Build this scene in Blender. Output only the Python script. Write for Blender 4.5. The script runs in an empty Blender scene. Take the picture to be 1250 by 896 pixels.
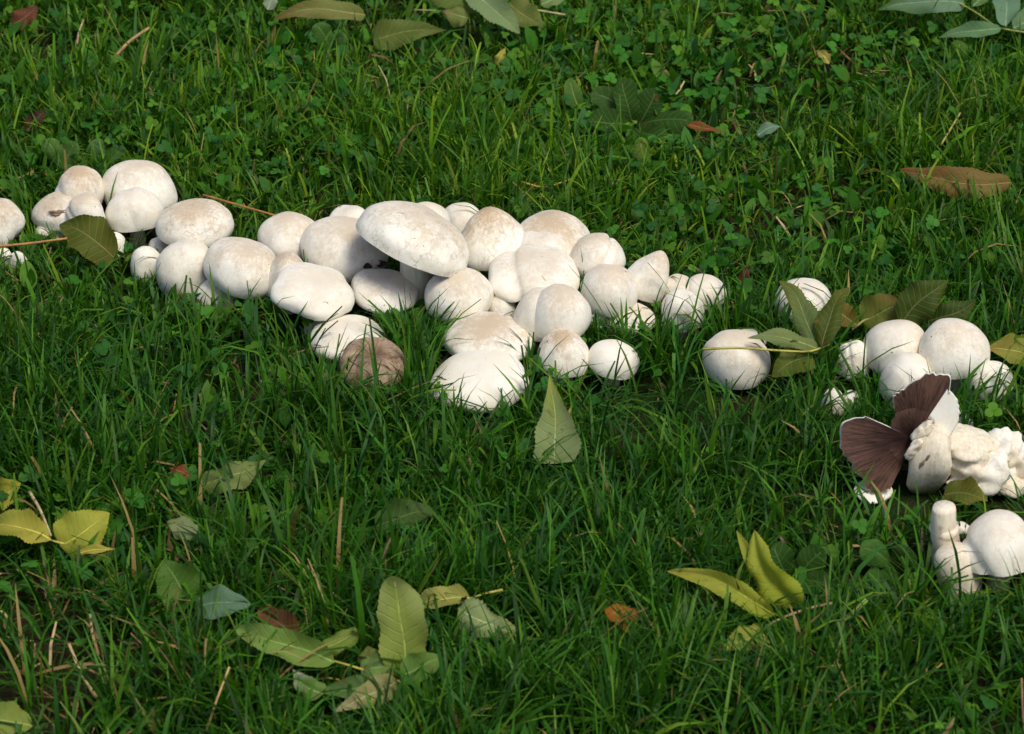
import bpy, math, random
import numpy as np
from mathutils import Vector, Matrix

random.seed(7)
rng = np.random.default_rng(11)
scene = bpy.context.scene
C = scene.collection

# ------------------------------------------------------------------ camera
D, PITCH = 3.4, math.radians(33.0)
W_PX, H_PX = 1250.0, 896.0
HALF_W = 0.60                                   # half width of the view at the aim point, metres
CAM = np.array([0.0, -D * math.cos(PITCH), D * math.sin(PITCH)])
FWD = np.array([0.0, math.cos(PITCH), -math.sin(PITCH)])
RIGHT = np.array([1.0, 0, 0])
UP = np.array([0.0, math.sin(PITCH), math.cos(PITCH)])
FPX = (W_PX / 2) * D / HALF_W
cd = bpy.data.cameras.new("camera")
cam = bpy.data.objects.new("camera", cd)
C.objects.link(cam)
cam.location = CAM
cam.rotation_euler = (math.radians(90) - PITCH, 0, 0)
cd.sensor_width = 36.0
cd.lens = 36.0 * FPX / W_PX
cd.clip_start, cd.clip_end = 0.05, 2000
cd.dof.use_dof = True
cd.dof.focus_distance = D + 0.02
cd.dof.aperture_fstop = 11.0
scene.camera = cam

# ------------------------------------------------------------------ sky, sun, exposure
SUN_DIR = Vector((0.30, -0.30, 0.90)).normalized()          # from the place towards the sun
EL = math.asin(SUN_DIR.z)
world = bpy.data.worlds.new("World")
scene.world = world
world.use_nodes = True
wn = world.node_tree
sky = wn.nodes.new("ShaderNodeTexSky")
sky.sky_type = 'NISHITA'
sky.sun_disc = False
sky.sun_elevation = EL
sky.sun_rotation = math.atan2(SUN_DIR.x, SUN_DIR.y)
sky.dust_density = 3.0
bg = wn.nodes["Background"]
bg.inputs[1].default_value = 0.09
wn.links.new(sky.outputs[0], bg.inputs[0])
sd = bpy.data.lights.new("sun", 'SUN')
sd.energy = 1.5
sd.angle = math.radians(20)
sd.color = (1.0, 0.95, 0.83)
sun = bpy.data.objects.new("sun", sd)
C.objects.link(sun)
sun.rotation_euler = SUN_DIR.to_track_quat('Z', 'Y').to_euler()
sun.location = (1.0, -1.0, 3.0)
vs = scene.view_settings
vs.view_transform = 'Standard'
vs.look = 'None'
vs.exposure = 0.62
vs.gamma = 1.0
vs.use_curve_mapping = False

# ------------------------------------------------------------------ helpers
def project(P):
    q = np.asarray(P) - CAM
    d = q @ FWD
    return np.stack([W_PX / 2 + FPX * (q @ RIGHT) / d, H_PX / 2 - FPX * (q @ UP) / d], -1)

def at_z(u, v, z):
    r = FWD + RIGHT * (u - W_PX / 2) / FPX - UP * (v - H_PX / 2) / FPX
    t = (z - CAM[2]) / r[2]
    return CAM + r * t

def mpp(p):
    return float((np.asarray(p) - CAM) @ FWD) / FPX

def sines(x, y, seed, scale, n=7):
    r = np.random.default_rng(seed)
    out = np.zeros_like(x, dtype=float)
    for i in range(n):
        a = r.uniform(0, 2 * math.pi)
        k = scale * r.uniform(0.5, 1.9)
        out += np.sin(k * (x * math.cos(a) + y * math.sin(a)) + r.uniform(0, 6.28))
    return out / math.sqrt(n / 2)

def sines3(P, seed, scale, n=8):
    r = np.random.default_rng(seed)
    out = np.zeros(len(P))
    for i in range(n):
        d = r.normal(size=3)
        d /= np.linalg.norm(d)
        out += np.sin(scale * r.uniform(0.6, 1.7) * (P @ d) + r.uniform(0, 6.28))
    return out / math.sqrt(n / 2)

def new_mesh(name, verts, faces, mat, attrs=None, smooth=True):
    me = bpy.data.meshes.new(name)
    verts = np.asarray(verts, dtype=np.float32)
    if isinstance(faces, np.ndarray):
        nf, k = faces.shape
        me.vertices.add(len(verts))
        me.vertices.foreach_set("co", verts.ravel())
        me.loops.add(nf * k)
        me.loops.foreach_set("vertex_index", faces.astype(np.int32).ravel())
        me.polygons.add(nf)
        me.polygons.foreach_set("loop_start", np.arange(0, nf * k, k, dtype=np.int32))
        me.update(calc_edges=True)
    else:
        me.from_pydata([tuple(map(float, v)) for v in verts], [], [tuple(map(int, f)) for f in faces])
    for an, arr in (attrs or {}).items():
        arr = np.asarray(arr, dtype=np.float32)
        if arr.shape[1] == 3:
            arr = np.concatenate([arr, np.ones((len(arr), 1), np.float32)], 1)
        a = me.attributes.new(an, 'FLOAT_COLOR', 'POINT')
        a.data.foreach_set("color", arr.ravel())
    if smooth:
        me.polygons.foreach_set("use_smooth", np.ones(len(me.polygons), dtype=bool))
    me.materials.append(mat)
    me.validate()
    return me

def obj(name, me, parent=None):
    o = bpy.data.objects.new(name, me)
    C.objects.link(o)
    if parent is not None:
        o.parent = parent
    return o

def thing(name, label, cat, loc=(0, 0, 0), group=None):
    o = obj(name, None)
    o.location = tuple(map(float, loc))
    o.empty_display_size = 0.02
    o["label"] = label
    o["category"] = cat
    if group:
        o["group"] = group
    return o

def grid_faces(nr, nc, wrap=False, off=0):
    f = []
    for i in range(nr - 1):
        for j in range(nc if wrap else nc - 1):
            a, b = i * nc + j, i * nc + (j + 1) % nc
            f.append((off + a, off + b, off + b + nc, off + a + nc))
    return f

# ------------------------------------------------------------------ materials
class NT:
    def __init__(self, name):
        self.m = bpy.data.materials.new(name)
        self.m.use_nodes = True
        self.t = self.m.node_tree
        self.b = self.t.nodes["Principled BSDF"]
        self.o = self.t.nodes["Material Output"]
    def n(self, typ, **kw):
        nd = self.t.nodes.new(typ)
        for k, v in kw.items():
            setattr(nd, k, v)
        return nd
    def val(self, sock, v):
        if hasattr(v, "is_output"):
            self.t.links.new(v, sock)
        else:
            sock.default_value = v
    def attr(self, name):
        return self.n("ShaderNodeAttribute", attribute_name=name)
    def sep(self, c):
        s = self.n("ShaderNodeSeparateColor")
        self.val(s.inputs[0], c)
        return s.outputs
    def math(self, op, a, b=0.0, clamp=False):
        m = self.n("ShaderNodeMath", operation=op, use_clamp=clamp)
        self.val(m.inputs[0], a)
        self.val(m.inputs[1], b)
        return m.outputs[0]
    def mix(self, f, a, b, blend='MIX'):
        m = self.n("ShaderNodeMix", data_type='RGBA', blend_type=blend)
        self.val(m.inputs[0], f)
        self.val(m.inputs[6], a)
        self.val(m.inputs[7], b)
        return m.outputs[2]
    def ramp(self, f, a, b):
        r = self.n("ShaderNodeMapRange", interpolation_type='SMOOTHSTEP')
        self.val(r.inputs[0], f)
        r.inputs[1].default_value = a
        r.inputs[2].default_value = b
        return r.outputs[0]
    def noise(self, vec, scale, detail=3.0, rough=0.55):
        n = self.n("ShaderNodeTexNoise")
        if vec is not None:
            self.val(n.inputs["Vector"], vec)
        n.inputs["Scale"].default_value = scale
        n.inputs["Detail"].default_value = detail
        n.inputs["Roughness"].default_value = rough
        return n.outputs["Fac"]
    def bump(self, h, strength, dist):
        b = self.n("ShaderNodeBump")
        b.inputs["Strength"].default_value = strength
        b.inputs["Distance"].default_value = dist
        self.val(b.inputs["Height"], h)
        self.t.links.new(b.outputs[0], self.b.inputs["Normal"])
        return b.outputs[0]
    def coords(self):
        tc = self.n("ShaderNodeTexCoord")
        oi = self.n("ShaderNodeObjectInfo")
        va = self.n("ShaderNodeVectorMath", operation='ADD')
        self.t.links.new(tc.outputs["Object"], va.inputs[0])
        s = self.math('MULTIPLY', oi.outputs["Random"], 37.0)
        self.t.links.new(s, va.inputs[1])
        return va.outputs[0]

def mat_cap():
    M = NT("mushroom_cap_skin")
    d = M.sep(M.attr("dat").outputs["Color"])         # t from apex to rim, amount of tan, amount of cracking
    rad = M.attr("rad").outputs["Vector"]             # cos, sin, t : for radial fibres
    co = M.coords()
    big = M.noise(co, 38, 4)
    fine = M.noise(co, 420, 3)
    fib = M.noise(rad, 9.0, 5, 0.65)
    white = M.mix(M.ramp(big, 0.35, 0.7), (0.87, 0.83, 0.72, 1), (0.83, 0.77, 0.63, 1))
    white = M.mix(M.math('MULTIPLY', M.ramp(fib, 0.45, 0.75), 0.45), white, (0.88, 0.87, 0.84, 1))
    # tan cap centre with a ragged edge
    f = M.math('SUBTRACT', 1.0, d[0])
    f = M.math('ADD', f, M.math('MULTIPLY', M.math('SUBTRACT', fib, 0.5), 0.9))
    f = M.math('ADD', f, M.math('MULTIPLY', M.math('SUBTRACT', big, 0.5), 0.9))
    f = M.math('ADD', f, M.math('MULTIPLY', M.math('SUBTRACT', M.noise(co, 190, 3, 0.7), 0.5), 0.9))
    f = M.math('MULTIPLY', M.ramp(f, 0.16, 1.0), d[1], True)
    col = M.mix(f, white, (0.50, 0.36, 0.215, 1))
    # cracked skin
    vo = M.n("ShaderNodeTexVoronoi", feature='DISTANCE_TO_EDGE')
    vo.inputs["Scale"].default_value = 130
    vv = M.n("ShaderNodeVectorMath", operation='ADD')
    M.t.links.new(co, vv.inputs[0])
    sc = M.math('MULTIPLY', fine, 0.006)
    M.t.links.new(sc, vv.inputs[1])
    M.t.links.new(vv.outputs[0], vo.inputs["Vector"])
    cr = M.math('SUBTRACT', 1.0, M.ramp(vo.outputs["Distance"], 0.0, 0.10))
    cr = M.math('MULTIPLY', cr, M.math('MULTIPLY', d[2], M.ramp(M.noise(co, 60, 2), 0.40, 0.62)))
    col = M.mix(M.math('MULTIPLY', cr, 0.55), col, (0.45, 0.33, 0.22, 1))
    # specks of soil
    sp = M.ramp(M.noise(co, 170, 1), 0.745, 0.775)
    sp = M.math('MULTIPLY', sp, M.ramp(M.noise(co, 25, 1), 0.45, 0.6))
    col = M.mix(M.math('MULTIPLY', sp, 0.8), col, (0.09, 0.055, 0.03, 1))
    M.val(M.b.inputs["Base Color"], col)
    M.b.inputs["Roughness"].default_value = 0.62
    M.b.inputs["Specular IOR Level"].default_value = 0.28
    M.b.inputs["Subsurface Weight"].default_value = 0.25
    M.b.inputs["Subsurface Radius"].default_value = (1.0, 0.75, 0.5)
    M.b.inputs["Subsurface Scale"].default_value = 0.004
    h = M.math('ADD', M.math('MULTIPLY', fib, 0.8), M.math('MULTIPLY', fine, 0.35))
    h = M.math('SUBTRACT', h, M.math('MULTIPLY', cr, 0.9))
    M.bump(h, 0.55, 0.0012)
    return M.m

def mat_gill():
    M = NT("mushroom_gills")
    rad = M.attr("rad").outputs["Vector"]
    mp = M.n("ShaderNodeVectorMath", operation='MULTIPLY')
    M.t.links.new(rad, mp.inputs[0])
    mp.inputs[1].default_value = (1, 1, 0.12)
    s = M.noise(mp.outputs[0], 26, 3, 0.7)
    b = M.noise(M.coords(), 40, 3)
    col = M.mix(M.ramp(s, 0.3, 0.7), (0.035, 0.014, 0.009, 1), (0.13, 0.062, 0.042, 1))
    col = M.mix(M.math('MULTIPLY', M.ramp(b, 0.5, 0.8), 0.6), col, (0.17, 0.085, 0.055, 1))
    M.val(M.b.inputs["Base Color"], col)
    M.b.inputs["Roughness"].default_value = 0.85
    M.bump(s, 0.8, 0.0015)
    return M.m

def mat_flesh():
    M = NT("mushroom_flesh")
    co = M.coords()
    st = M.n("ShaderNodeVectorMath", operation='MULTIPLY')
    M.t.links.new(co, st.inputs[0])
    st.inputs[1].default_value = (1, 1, 0.16)
    fib = M.noise(st.outputs[0], 230, 4, 0.65)
    big = M.noise(co, 60, 4)
    col = M.mix(M.ramp(fib, 0.35, 0.7), (0.80, 0.73, 0.58, 1), (0.68, 0.58, 0.42, 1))
    dk = M.ramp(big, 0.60, 0.74)
    col = M.mix(M.math('MULTIPLY', dk, 0.55), col, (0.38, 0.23, 0.12, 1))
    M.val(M.b.inputs["Base Color"], col)
    M.b.inputs["Roughness"].default_value = 0.75
    M.b.inputs["Specular IOR Level"].default_value = 0.25
    M.b.inputs["Subsurface Weight"].default_value = 0.2
    M.b.inputs["Subsurface Scale"].default_value = 0.003
    M.bump(M.math('ADD', fib, big), 0.7, 0.0015)
    return M.m

def mat_old():
    M = NT("old_mushroom_skin")
    rad = M.attr("rad").outputs["Vector"]
    co = M.coords()
    fib = M.noise(rad, 5.5, 5, 0.7)
    big = M.noise(co, 55, 4)
    col = M.mix(M.ramp(fib, 0.35, 0.7), (0.20, 0.11, 0.06, 1), (0.58, 0.44, 0.28, 1))
    col = M.mix(M.ramp(big, 0.42, 0.66), col, (0.40, 0.28, 0.19, 1))
    t = M.sep(M.attr("dat").outputs["Color"])[0]
    col = M.mix(M.math('MULTIPLY', M.math('SUBTRACT', 1.0, M.ramp(t, 0.0, 0.4)), 0.75), col, (0.15, 0.075, 0.04, 1))
    M.val(M.b.inputs["Base Color"], col)
    M.b.inputs["Roughness"].default_value = 0.7
    M.bump(fib, 0.9, 0.003)
    return M.m

def mat_leafy(name, rough=0.45, spec=0.4, trans=0.30, veins=False, tint=(1.5, 1.35, 0.55)):
    M = NT(name)
    col = M.attr("col").outputs["Color"]
    tc = M.n("ShaderNodeTexCoord")
    if veins:
        uv = M.attr("luv").outputs["Vector"]       # across, along
        s = M.n("ShaderNodeSeparateXYZ")
        M.t.links.new(uv, s.inputs[0])
        ax = M.math('ABSOLUTE', s.outputs[0])
        ph = M.math('SUBTRACT', M.math('MULTIPLY', s.outputs[1], 62.0), M.math('MULTIPLY', ax, 9.0))
        ph = M.math('ADD', ph, M.math('MULTIPLY', M.noise(M.coords(), 45, 2), 5.0))
        w = M.ramp(M.math('SINE', ph), 0.80, 1.0)
        w = M.math('MAXIMUM', w, M.math('SUBTRACT', 1.0, M.ramp(ax, 0.02, 0.07)))
        nz = M.noise(M.coords(), 70, 4, 0.65)
        col = M.mix(M.math('MULTIPLY', w, s.outputs[2]), col, (0.62, 0.58, 0.24, 1))
        bl = M.ramp(nz, 0.58, 0.72)
        col = M.mix(M.math('MULTIPLY', bl, 0.55), col, (0.20, 0.12, 0.035, 1))
        col = M.mix(0.35, col, M.mix(M.noise(M.coords(), 25, 2), (0.5, 0.5, 0.5, 1), (1.25, 1.2, 1.1, 1)), 'MULTIPLY')
        M.bump(M.math('SUBTRACT', nz, w), 0.5, 0.0012)
    else:
        nz = M.noise(tc.outputs["Object"], 160, 2)
        col = M.mix(0.5, col, M.mix(nz, (0.55, 0.6, 0.5, 1), (1.4, 1.3, 1.2, 1)), 'MULTIPLY')
    M.val(M.b.inputs["Base Color"], col)
    M.b.inputs["Roughness"].default_value = rough
    M.b.inputs["Specular IOR Level"].default_value = spec
    tr = M.n("ShaderNodeBsdfTranslucent")
    M.val(tr.inputs[0], M.mix(1.0, col, (*tint, 1), 'MULTIPLY'))
    ms = M.n("ShaderNodeMixShader")
    ms.inputs[0].default_value = trans
    M.t.links.new(M.b.outputs[0], ms.inputs[1])
    M.t.links.new(tr.outputs[0], ms.inputs[2])
    M.t.links.new(ms.outputs[0], M.o.inputs[0])
    return M.m

def mat_straw():
    M = NT("dry_stalk")
    co = M.coords()
    n = M.noise(co, 90, 3)
    col = M.mix(M.ramp(n, 0.35, 0.7), M.attr("col").outputs["Color"], (0.16, 0.09, 0.035, 1))
    col = M.mix(0.55, M.attr("col").outputs["Color"], col)
    M.val(M.b.inputs["Base Color"], col)
    M.b.inputs["Roughness"].default_value = 0.6
    return M.m

def mat_ground():
    M = NT("soil_and_moss")
    tc = M.n("ShaderNodeTexCoord")
    a = M.noise(tc.outputs["Object"], 60, 6, 0.7)
    b = M.noise(tc.outputs["Object"], 7, 4)
    c = M.noise(tc.outputs["Object"], 300, 3)
    col = M.mix(a, (0.022, 0.016, 0.009, 1), (0.075, 0.052, 0.028, 1))
    col = M.mix(M.ramp(b, 0.40, 0.62), col, (0.020, 0.050, 0.010, 1))
    # beyond the built sward the lawn is a texture
    ln = M.n("ShaderNodeVectorMath", operation='LENGTH')
    M.t.links.new(tc.outputs["Object"], ln.inputs[0])
    far = M.ramp(ln.outputs["Value"], 3.2, 5.0)
    col = M.mix(far, col, M.mix(c, (0.018, 0.06, 0.008, 1), (0.06, 0.15, 0.02, 1)))
    M.val(M.b.inputs["Base Color"], col)
    M.b.inputs["Roughness"].default_value = 0.95
    M.b.inputs["Specular IOR Level"].default_value = 0.05
    M.bump(M.math('ADD', a, c), 1.0, 0.01)
    return M.m

M_CAP, M_GILL, M_FLESH, M_OLD = mat_cap(), mat_gill(), mat_flesh(), mat_old()
M_GRASS = mat_leafy("grass_blade", 0.50, 0.22, 0.32, tint=(1.2, 1.5, 0.35))
M_CLOVER = mat_leafy("clover_leaf", 0.6, 0.18, 0.25, tint=(1.2, 1.5, 0.35))
M_LEAF = mat_leafy("fallen_leaf_blade", 0.55, 0.12, 0.28, True)
M_STRAW, M_GROUND = mat_straw(), mat_ground()

# ------------------------------------------------------------------ the ground
def build_ground():
    ax = np.concatenate([[-400, -120, -40, -15, -7], np.linspace(-4, 4, 81), [7, 15, 40, 120, 400]])
    n = len(ax)
    X, Y = np.meshgrid(ax, ax)
    near = np.exp(-(X ** 2 + Y ** 2) / 30)
    Z = -0.006 + 0.004 * sines(X, Y, 3, 9) * near
    V = np.stack([X, Y, Z], -1).reshape(-1, 3)
    i, j = np.meshgrid(np.arange(n - 1), np.arange(n - 1), indexing='ij')
    a = (i * n + j).ravel()
    o = obj("ground", new_mesh("ground", V, np.stack([a, a + 1, a + n + 1, a + n], 1), M_GROUND))
    o["kind"] = "structure"
    o["label"] = "dark soil under the lawn"
build_ground()

OBST = []          # what the grass gives way to: (x, y, radius, free height at the front edge, keep)

# ------------------------------------------------------------------ mushrooms
NA, NR = 56, 22

def cap_shape(R, H, o, inner=False):
    """Cap in its own frame (rim plane z = 0). Returns verts, t, phi."""
    tm = math.radians(o.get('tm', 104))
    sq, cone = o.get('sq', 0.92), o.get('cone', 0.0)
    th = np.linspace(0.0, 1.0, NR) ** 0.85 * tm
    th[0] = 0.02
    ph = np.arange(NA) * 2 * math.pi / NA
    TH, PH = np.meshgrid(th, ph, indexing='ij')
    r = np.sin(np.clip(TH, 0, math.pi)) ** sq
    z = np.cos(TH)
    z = np.where(z > 0, np.abs(z) ** o.get('zq', 1.0), z * o.get('under', 0.9))
    if cone:
        r = r * (1 - cone * np.clip(z, 0, 1) ** 1.2 * 0.55)
        z = z + cone * 0.10 * np.exp(-(r / 0.25) ** 2)
    if o.get('dip'):
        z = z - o['dip'] * np.exp(-(r / 0.34) ** 2)
    seed = o['seed']
    q = np.random.default_rng(seed)
    lob = o.get('lob', 0.045)
    mod = np.ones_like(PH)
    for k in (1, 2, 3, 5):
        mod += lob * q.normal() / k ** 0.6 * np.cos(k * PH + q.uniform(0, 6.28)) * np.clip(r, 0, 1) ** 0.7
    P = np.stack([r * mod * np.cos(PH), r * mod * np.sin(PH) * o.get('dep', 1.0), z], -1).reshape(-1, 3)
    t = (TH / tm).ravel()
    nrm = P / np.maximum(np.linalg.norm(P, axis=1, keepdims=True), 1e-4)
    P = P + nrm * (o.get('lump', 0.036) * sines3(P, seed + 5, 2.9))[:, None]
    P = P + nrm * (0.010 * sines3(P, seed + 9, 8.0))[:, None]
    for (ang, off, dep, wid) in o.get('crease', ()):
        a = math.radians(ang)
        dist = P[:, 0] * math.cos(a) + P[:, 2] * math.sin(a) - off
        P = P - nrm * (dep * np.exp(-(dist / wid) ** 2))[:, None]
    wr = o.get('wrinkle', 0)
    if wr:
        P = P + nrm * (wr * np.sin(PH.ravel() * 13 + 2 * np.sin(PH.ravel() * 3 + seed)) * t ** 0.8)[:, None]
    rg = o.get('ragged', 0)
    if rg:
        e = np.clip((t - 0.72) / 0.28, 0, 1)
        P = P * (1 - (rg * e * (0.5 + 0.5 * np.sin(PH.ravel() * 7 + seed) * np.sin(PH.ravel() * 11 + 1)))[:, None])
    return P * np.array([R, R, H]), t, PH.ravel()

def tilt_matrix(o):
    roll, pit, yaw = (math.radians(a) for a in o.get('tilt', (0, 0, 0)))
    return np.array(Matrix.Rotation(roll, 3, 'Y') @ Matrix.Rotation(pit, 3, 'X') @ Matrix.Rotation(yaw, 3, 'Z'))

SEED = [100]
CAPS = []

def lathe_tube(path, radii, n=18, seed=0, wob=0.06, caps=True):
    """Tube through points, always with rings square to the path."""
    path = np.asarray(path, float)
    k = len(path)
    tang = np.gradient(path, axis=0)
    tang /= np.linalg.norm(tang, axis=1, keepdims=True)
    ref = np.array([1.0, 0.0, 0.0]) if abs(tang[0][0]) < 0.8 else np.array([0.0, 0.0, 1.0])
    V = []
    ph = np.arange(n) * 2 * math.pi / n
    for i in range(k):
        a = np.cross(tang[i], ref)
        a /= np.linalg.norm(a)
        b = np.cross(tang[i], a)
        m = 1 + wob * np.sin(2 * ph + seed) + wob * 0.6 * np.sin(3 * ph + seed * 1.7 + i * 0.4)
        V.append(path[i] + radii[i] * m[:, None] * (np.cos(ph)[:, None] * a + np.sin(ph)[:, None] * b))
    V = np.concatenate(V)
    F = grid_faces(k, n, True)
    if caps:
        c0, c1 = len(V), len(V) + 1
        V = np.concatenate([V, path[:1], path[-1:]])
        for j in range(n):
            F.append((c0, (j + 1) % n, j))
            F.append((c1, (k - 1) * n + j, (k - 1) * n + (j + 1) % n))
    return V, F

def mushroom(u0, v0, u1, v1, z, label, group, **o):
    SEED[0] += 13
    o.setdefault('seed', SEED[0])
    w_t, h_t = u1 - u0, v1 - v0
    uc, vc = (u0 + u1) / 2, v0 + h_t * 0.62
    pos = at_z(uc, vc, z)
    R = w_t / 2 * mpp(pos)
    H = R * 0.75
    T = tilt_matrix(o)
    hmin, hmax = o.get('hlim', (0.42, 1.15))
    for it in range(9):
        P, t, ph = cap_shape(R, H, o)
        uv = project(P @ T.T + pos)
        lo, hi = uv.min(0), uv.max(0)
        R *= w_t / (hi[0] - lo[0])
        H += (h_t - (hi[1] - lo[1])) * mpp(pos) / 0.84 * 0.8
        H = min(max(H, hmin * R), hmax * R)
        uc += (u0 + u1) / 2 - (lo[0] + hi[0]) / 2
        vc += (v0 + v1) / 2 - (lo[1] + hi[1]) / 2
        pos = at_z(uc, vc, z)
    P, t, ph = cap_shape(R, H, o)
    base = np.array([pos[0], pos[1], 0.0])
    root = thing("mushroom", label, "mushroom", base, group)
    Pw = P @ T.T + (pos - base)
    F = grid_faces(NR, NA, True)
    F.append(tuple(range(NA))[::-1])
    dat = np.stack([t, np.full_like(t, o.get('tan', 0.5)), np.full_like(t, o.get('crack', 0.25))], 1)
    rad = np.stack([np.cos(ph), np.sin(ph), t], 1)
    mat = M_OLD if o.get('old') else M_CAP
    obj("cap", new_mesh("cap", Pw, F, mat, {"dat": dat, "rad": rad}), root)
    # underside: gills from the rim in to the stem
    last = P[-NA:]
    fr = np.array([0.995, 0.86, 0.6, 0.24])
    rise = np.array([0.004, 0.10, 0.19, 0.23]) * H
    G = np.concatenate([last * np.array([f, f, 1]) + np.array([0, 0, dz]) for f, dz in zip(fr, rise)])
    rg = np.concatenate([np.stack([np.cos(ph[-NA:]), np.sin(ph[-NA:]), np.full(NA, f)], 1) for f in fr])
    GF = [f[::-1] for f in grid_faces(4, NA, True)]
    obj("gills", new_mesh("gills", G @ T.T + (pos - base), GF, M_GILL, {"rad": rg}), root)
    # stem
    top = T @ np.array([0, 0, rise[-1] + last[:, 2].mean() + 0.06 * H]) + (pos - base)
    lean = np.array(o.get('foot', (0.0, 0.0, 0.0)), float)
    s = np.linspace(0, 1, 7)[:, None]
    foot = np.array([lean[0], lean[1], -0.008])
    path = foot * (1 - s) + top * s + np.array([0.05, 0.03, 0]) * R * np.sin(s * math.pi)
    rs = R * o.get('stem', 0.27)
    V, SF = lathe_tube(path, rs * np.array([1.18, 1.15, 1.05, 1.0, 0.98, 1.0, 1.1]), 18, SEED[0])
    obj("stem", new_mesh("stem", V, SF, M_FLESH), root)
    CAPS.append((label, pos.copy(), R, H))
    lowest = (P @ T.T)[:, 2].min() + pos[2]
    OBST.append((pos[0], pos[1], R, max(0.004, lowest - 0.004), o.get('keep', 0.12)))
    return root

GL = "white mushrooms of the small clump beside the dark olive leaf"
GM = "white mushrooms of the long main cluster"
GR = "white mushrooms of the scattered clump with the torn brown gills"

def left_group():
    m = lambda *a, **k: mushroom(*a, GL, **k)
    m(-32, 238, 31, 306, .040, "mushroom with ragged torn edge next to the orange straw stalk", tan=.75, ragged=.25, lump=.09, crack=.5, tilt=(14, 8, 0))
    m(-8, 300, 16, 328, .012, "small white button under the ragged torn mushroom", tan=.15, hlim=(.6, 1.3))
    m(10, 306, 36, 332, .010, "tiny white button next to the straw stalk, beside another small button", tan=.0, hlim=(.6, 1.3))
    m(124, 195, 217, 262, .035, "large white mushroom at the back of the small clump", tan=.55, lump=.05)
    m(66, 202, 128, 262, .040, "tall mushroom with a tan crown behind the brown spotted one", tan=.9, hlim=(.6, 1.5), sq=.75, crease=((70, .1, .06, .2),))
    m(128, 228, 201, 284, .035, "rounded white mushroom in front of the large one at the clump's back", tan=.35, crease=((20, .1, .05, .18),))
    m(38, 233, 108, 284, .032, "white mushroom with a small brown torn spot on its crown", tan=.7, crack=.6, tilt=(-10, 6, 0))
    m(80, 234, 129, 282, .045, "narrow mushroom squeezed between the spotted one and its round neighbour", tan=.6, lump=.06, crease=((60, .0, .10, .15),))
    m(42, 270, 78, 298, .012, "small white button half hidden in grass below the brown spotted mushroom", tan=.05)
    m(120, 283, 155, 314, .012, "bright white button peeking out behind the olive leaf", tan=.0)
    m(190, 242, 286, 303, .045, "broad smooth mushroom with finely tan scaled crown", tan=.75, crack=.75, sq=.82, lump=.02)
    m(181, 289, 207, 312, .012, "tiny white button tucked under the broad tan scaled mushroom", tan=.0)
    m(159, 300, 201, 346, .014, "small egg shaped white button under the broad tan scaled mushroom", tan=.05, tm=118, hlim=(.7, 1.3), lob=.02)
    m(190, 291, 262, 366, .022, "tall egg shaped mushroom with long grass blades across it", tan=.25, tm=115, hlim=(.7, 1.45), crack=.4)
    m(238, 336, 292, 382, .008, "low white cap in the grass beneath a large dimpled mushroom", tan=.1)
    m(248, 289, 340, 366, .042, "large dimpled white mushroom leaning on a neighbour at its tan side", tan=.65, crease=((0, .86, .12, .18),), tilt=(16, 0, 0), sq=.85, tm=112, hlim=(.5, 1.3))

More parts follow.
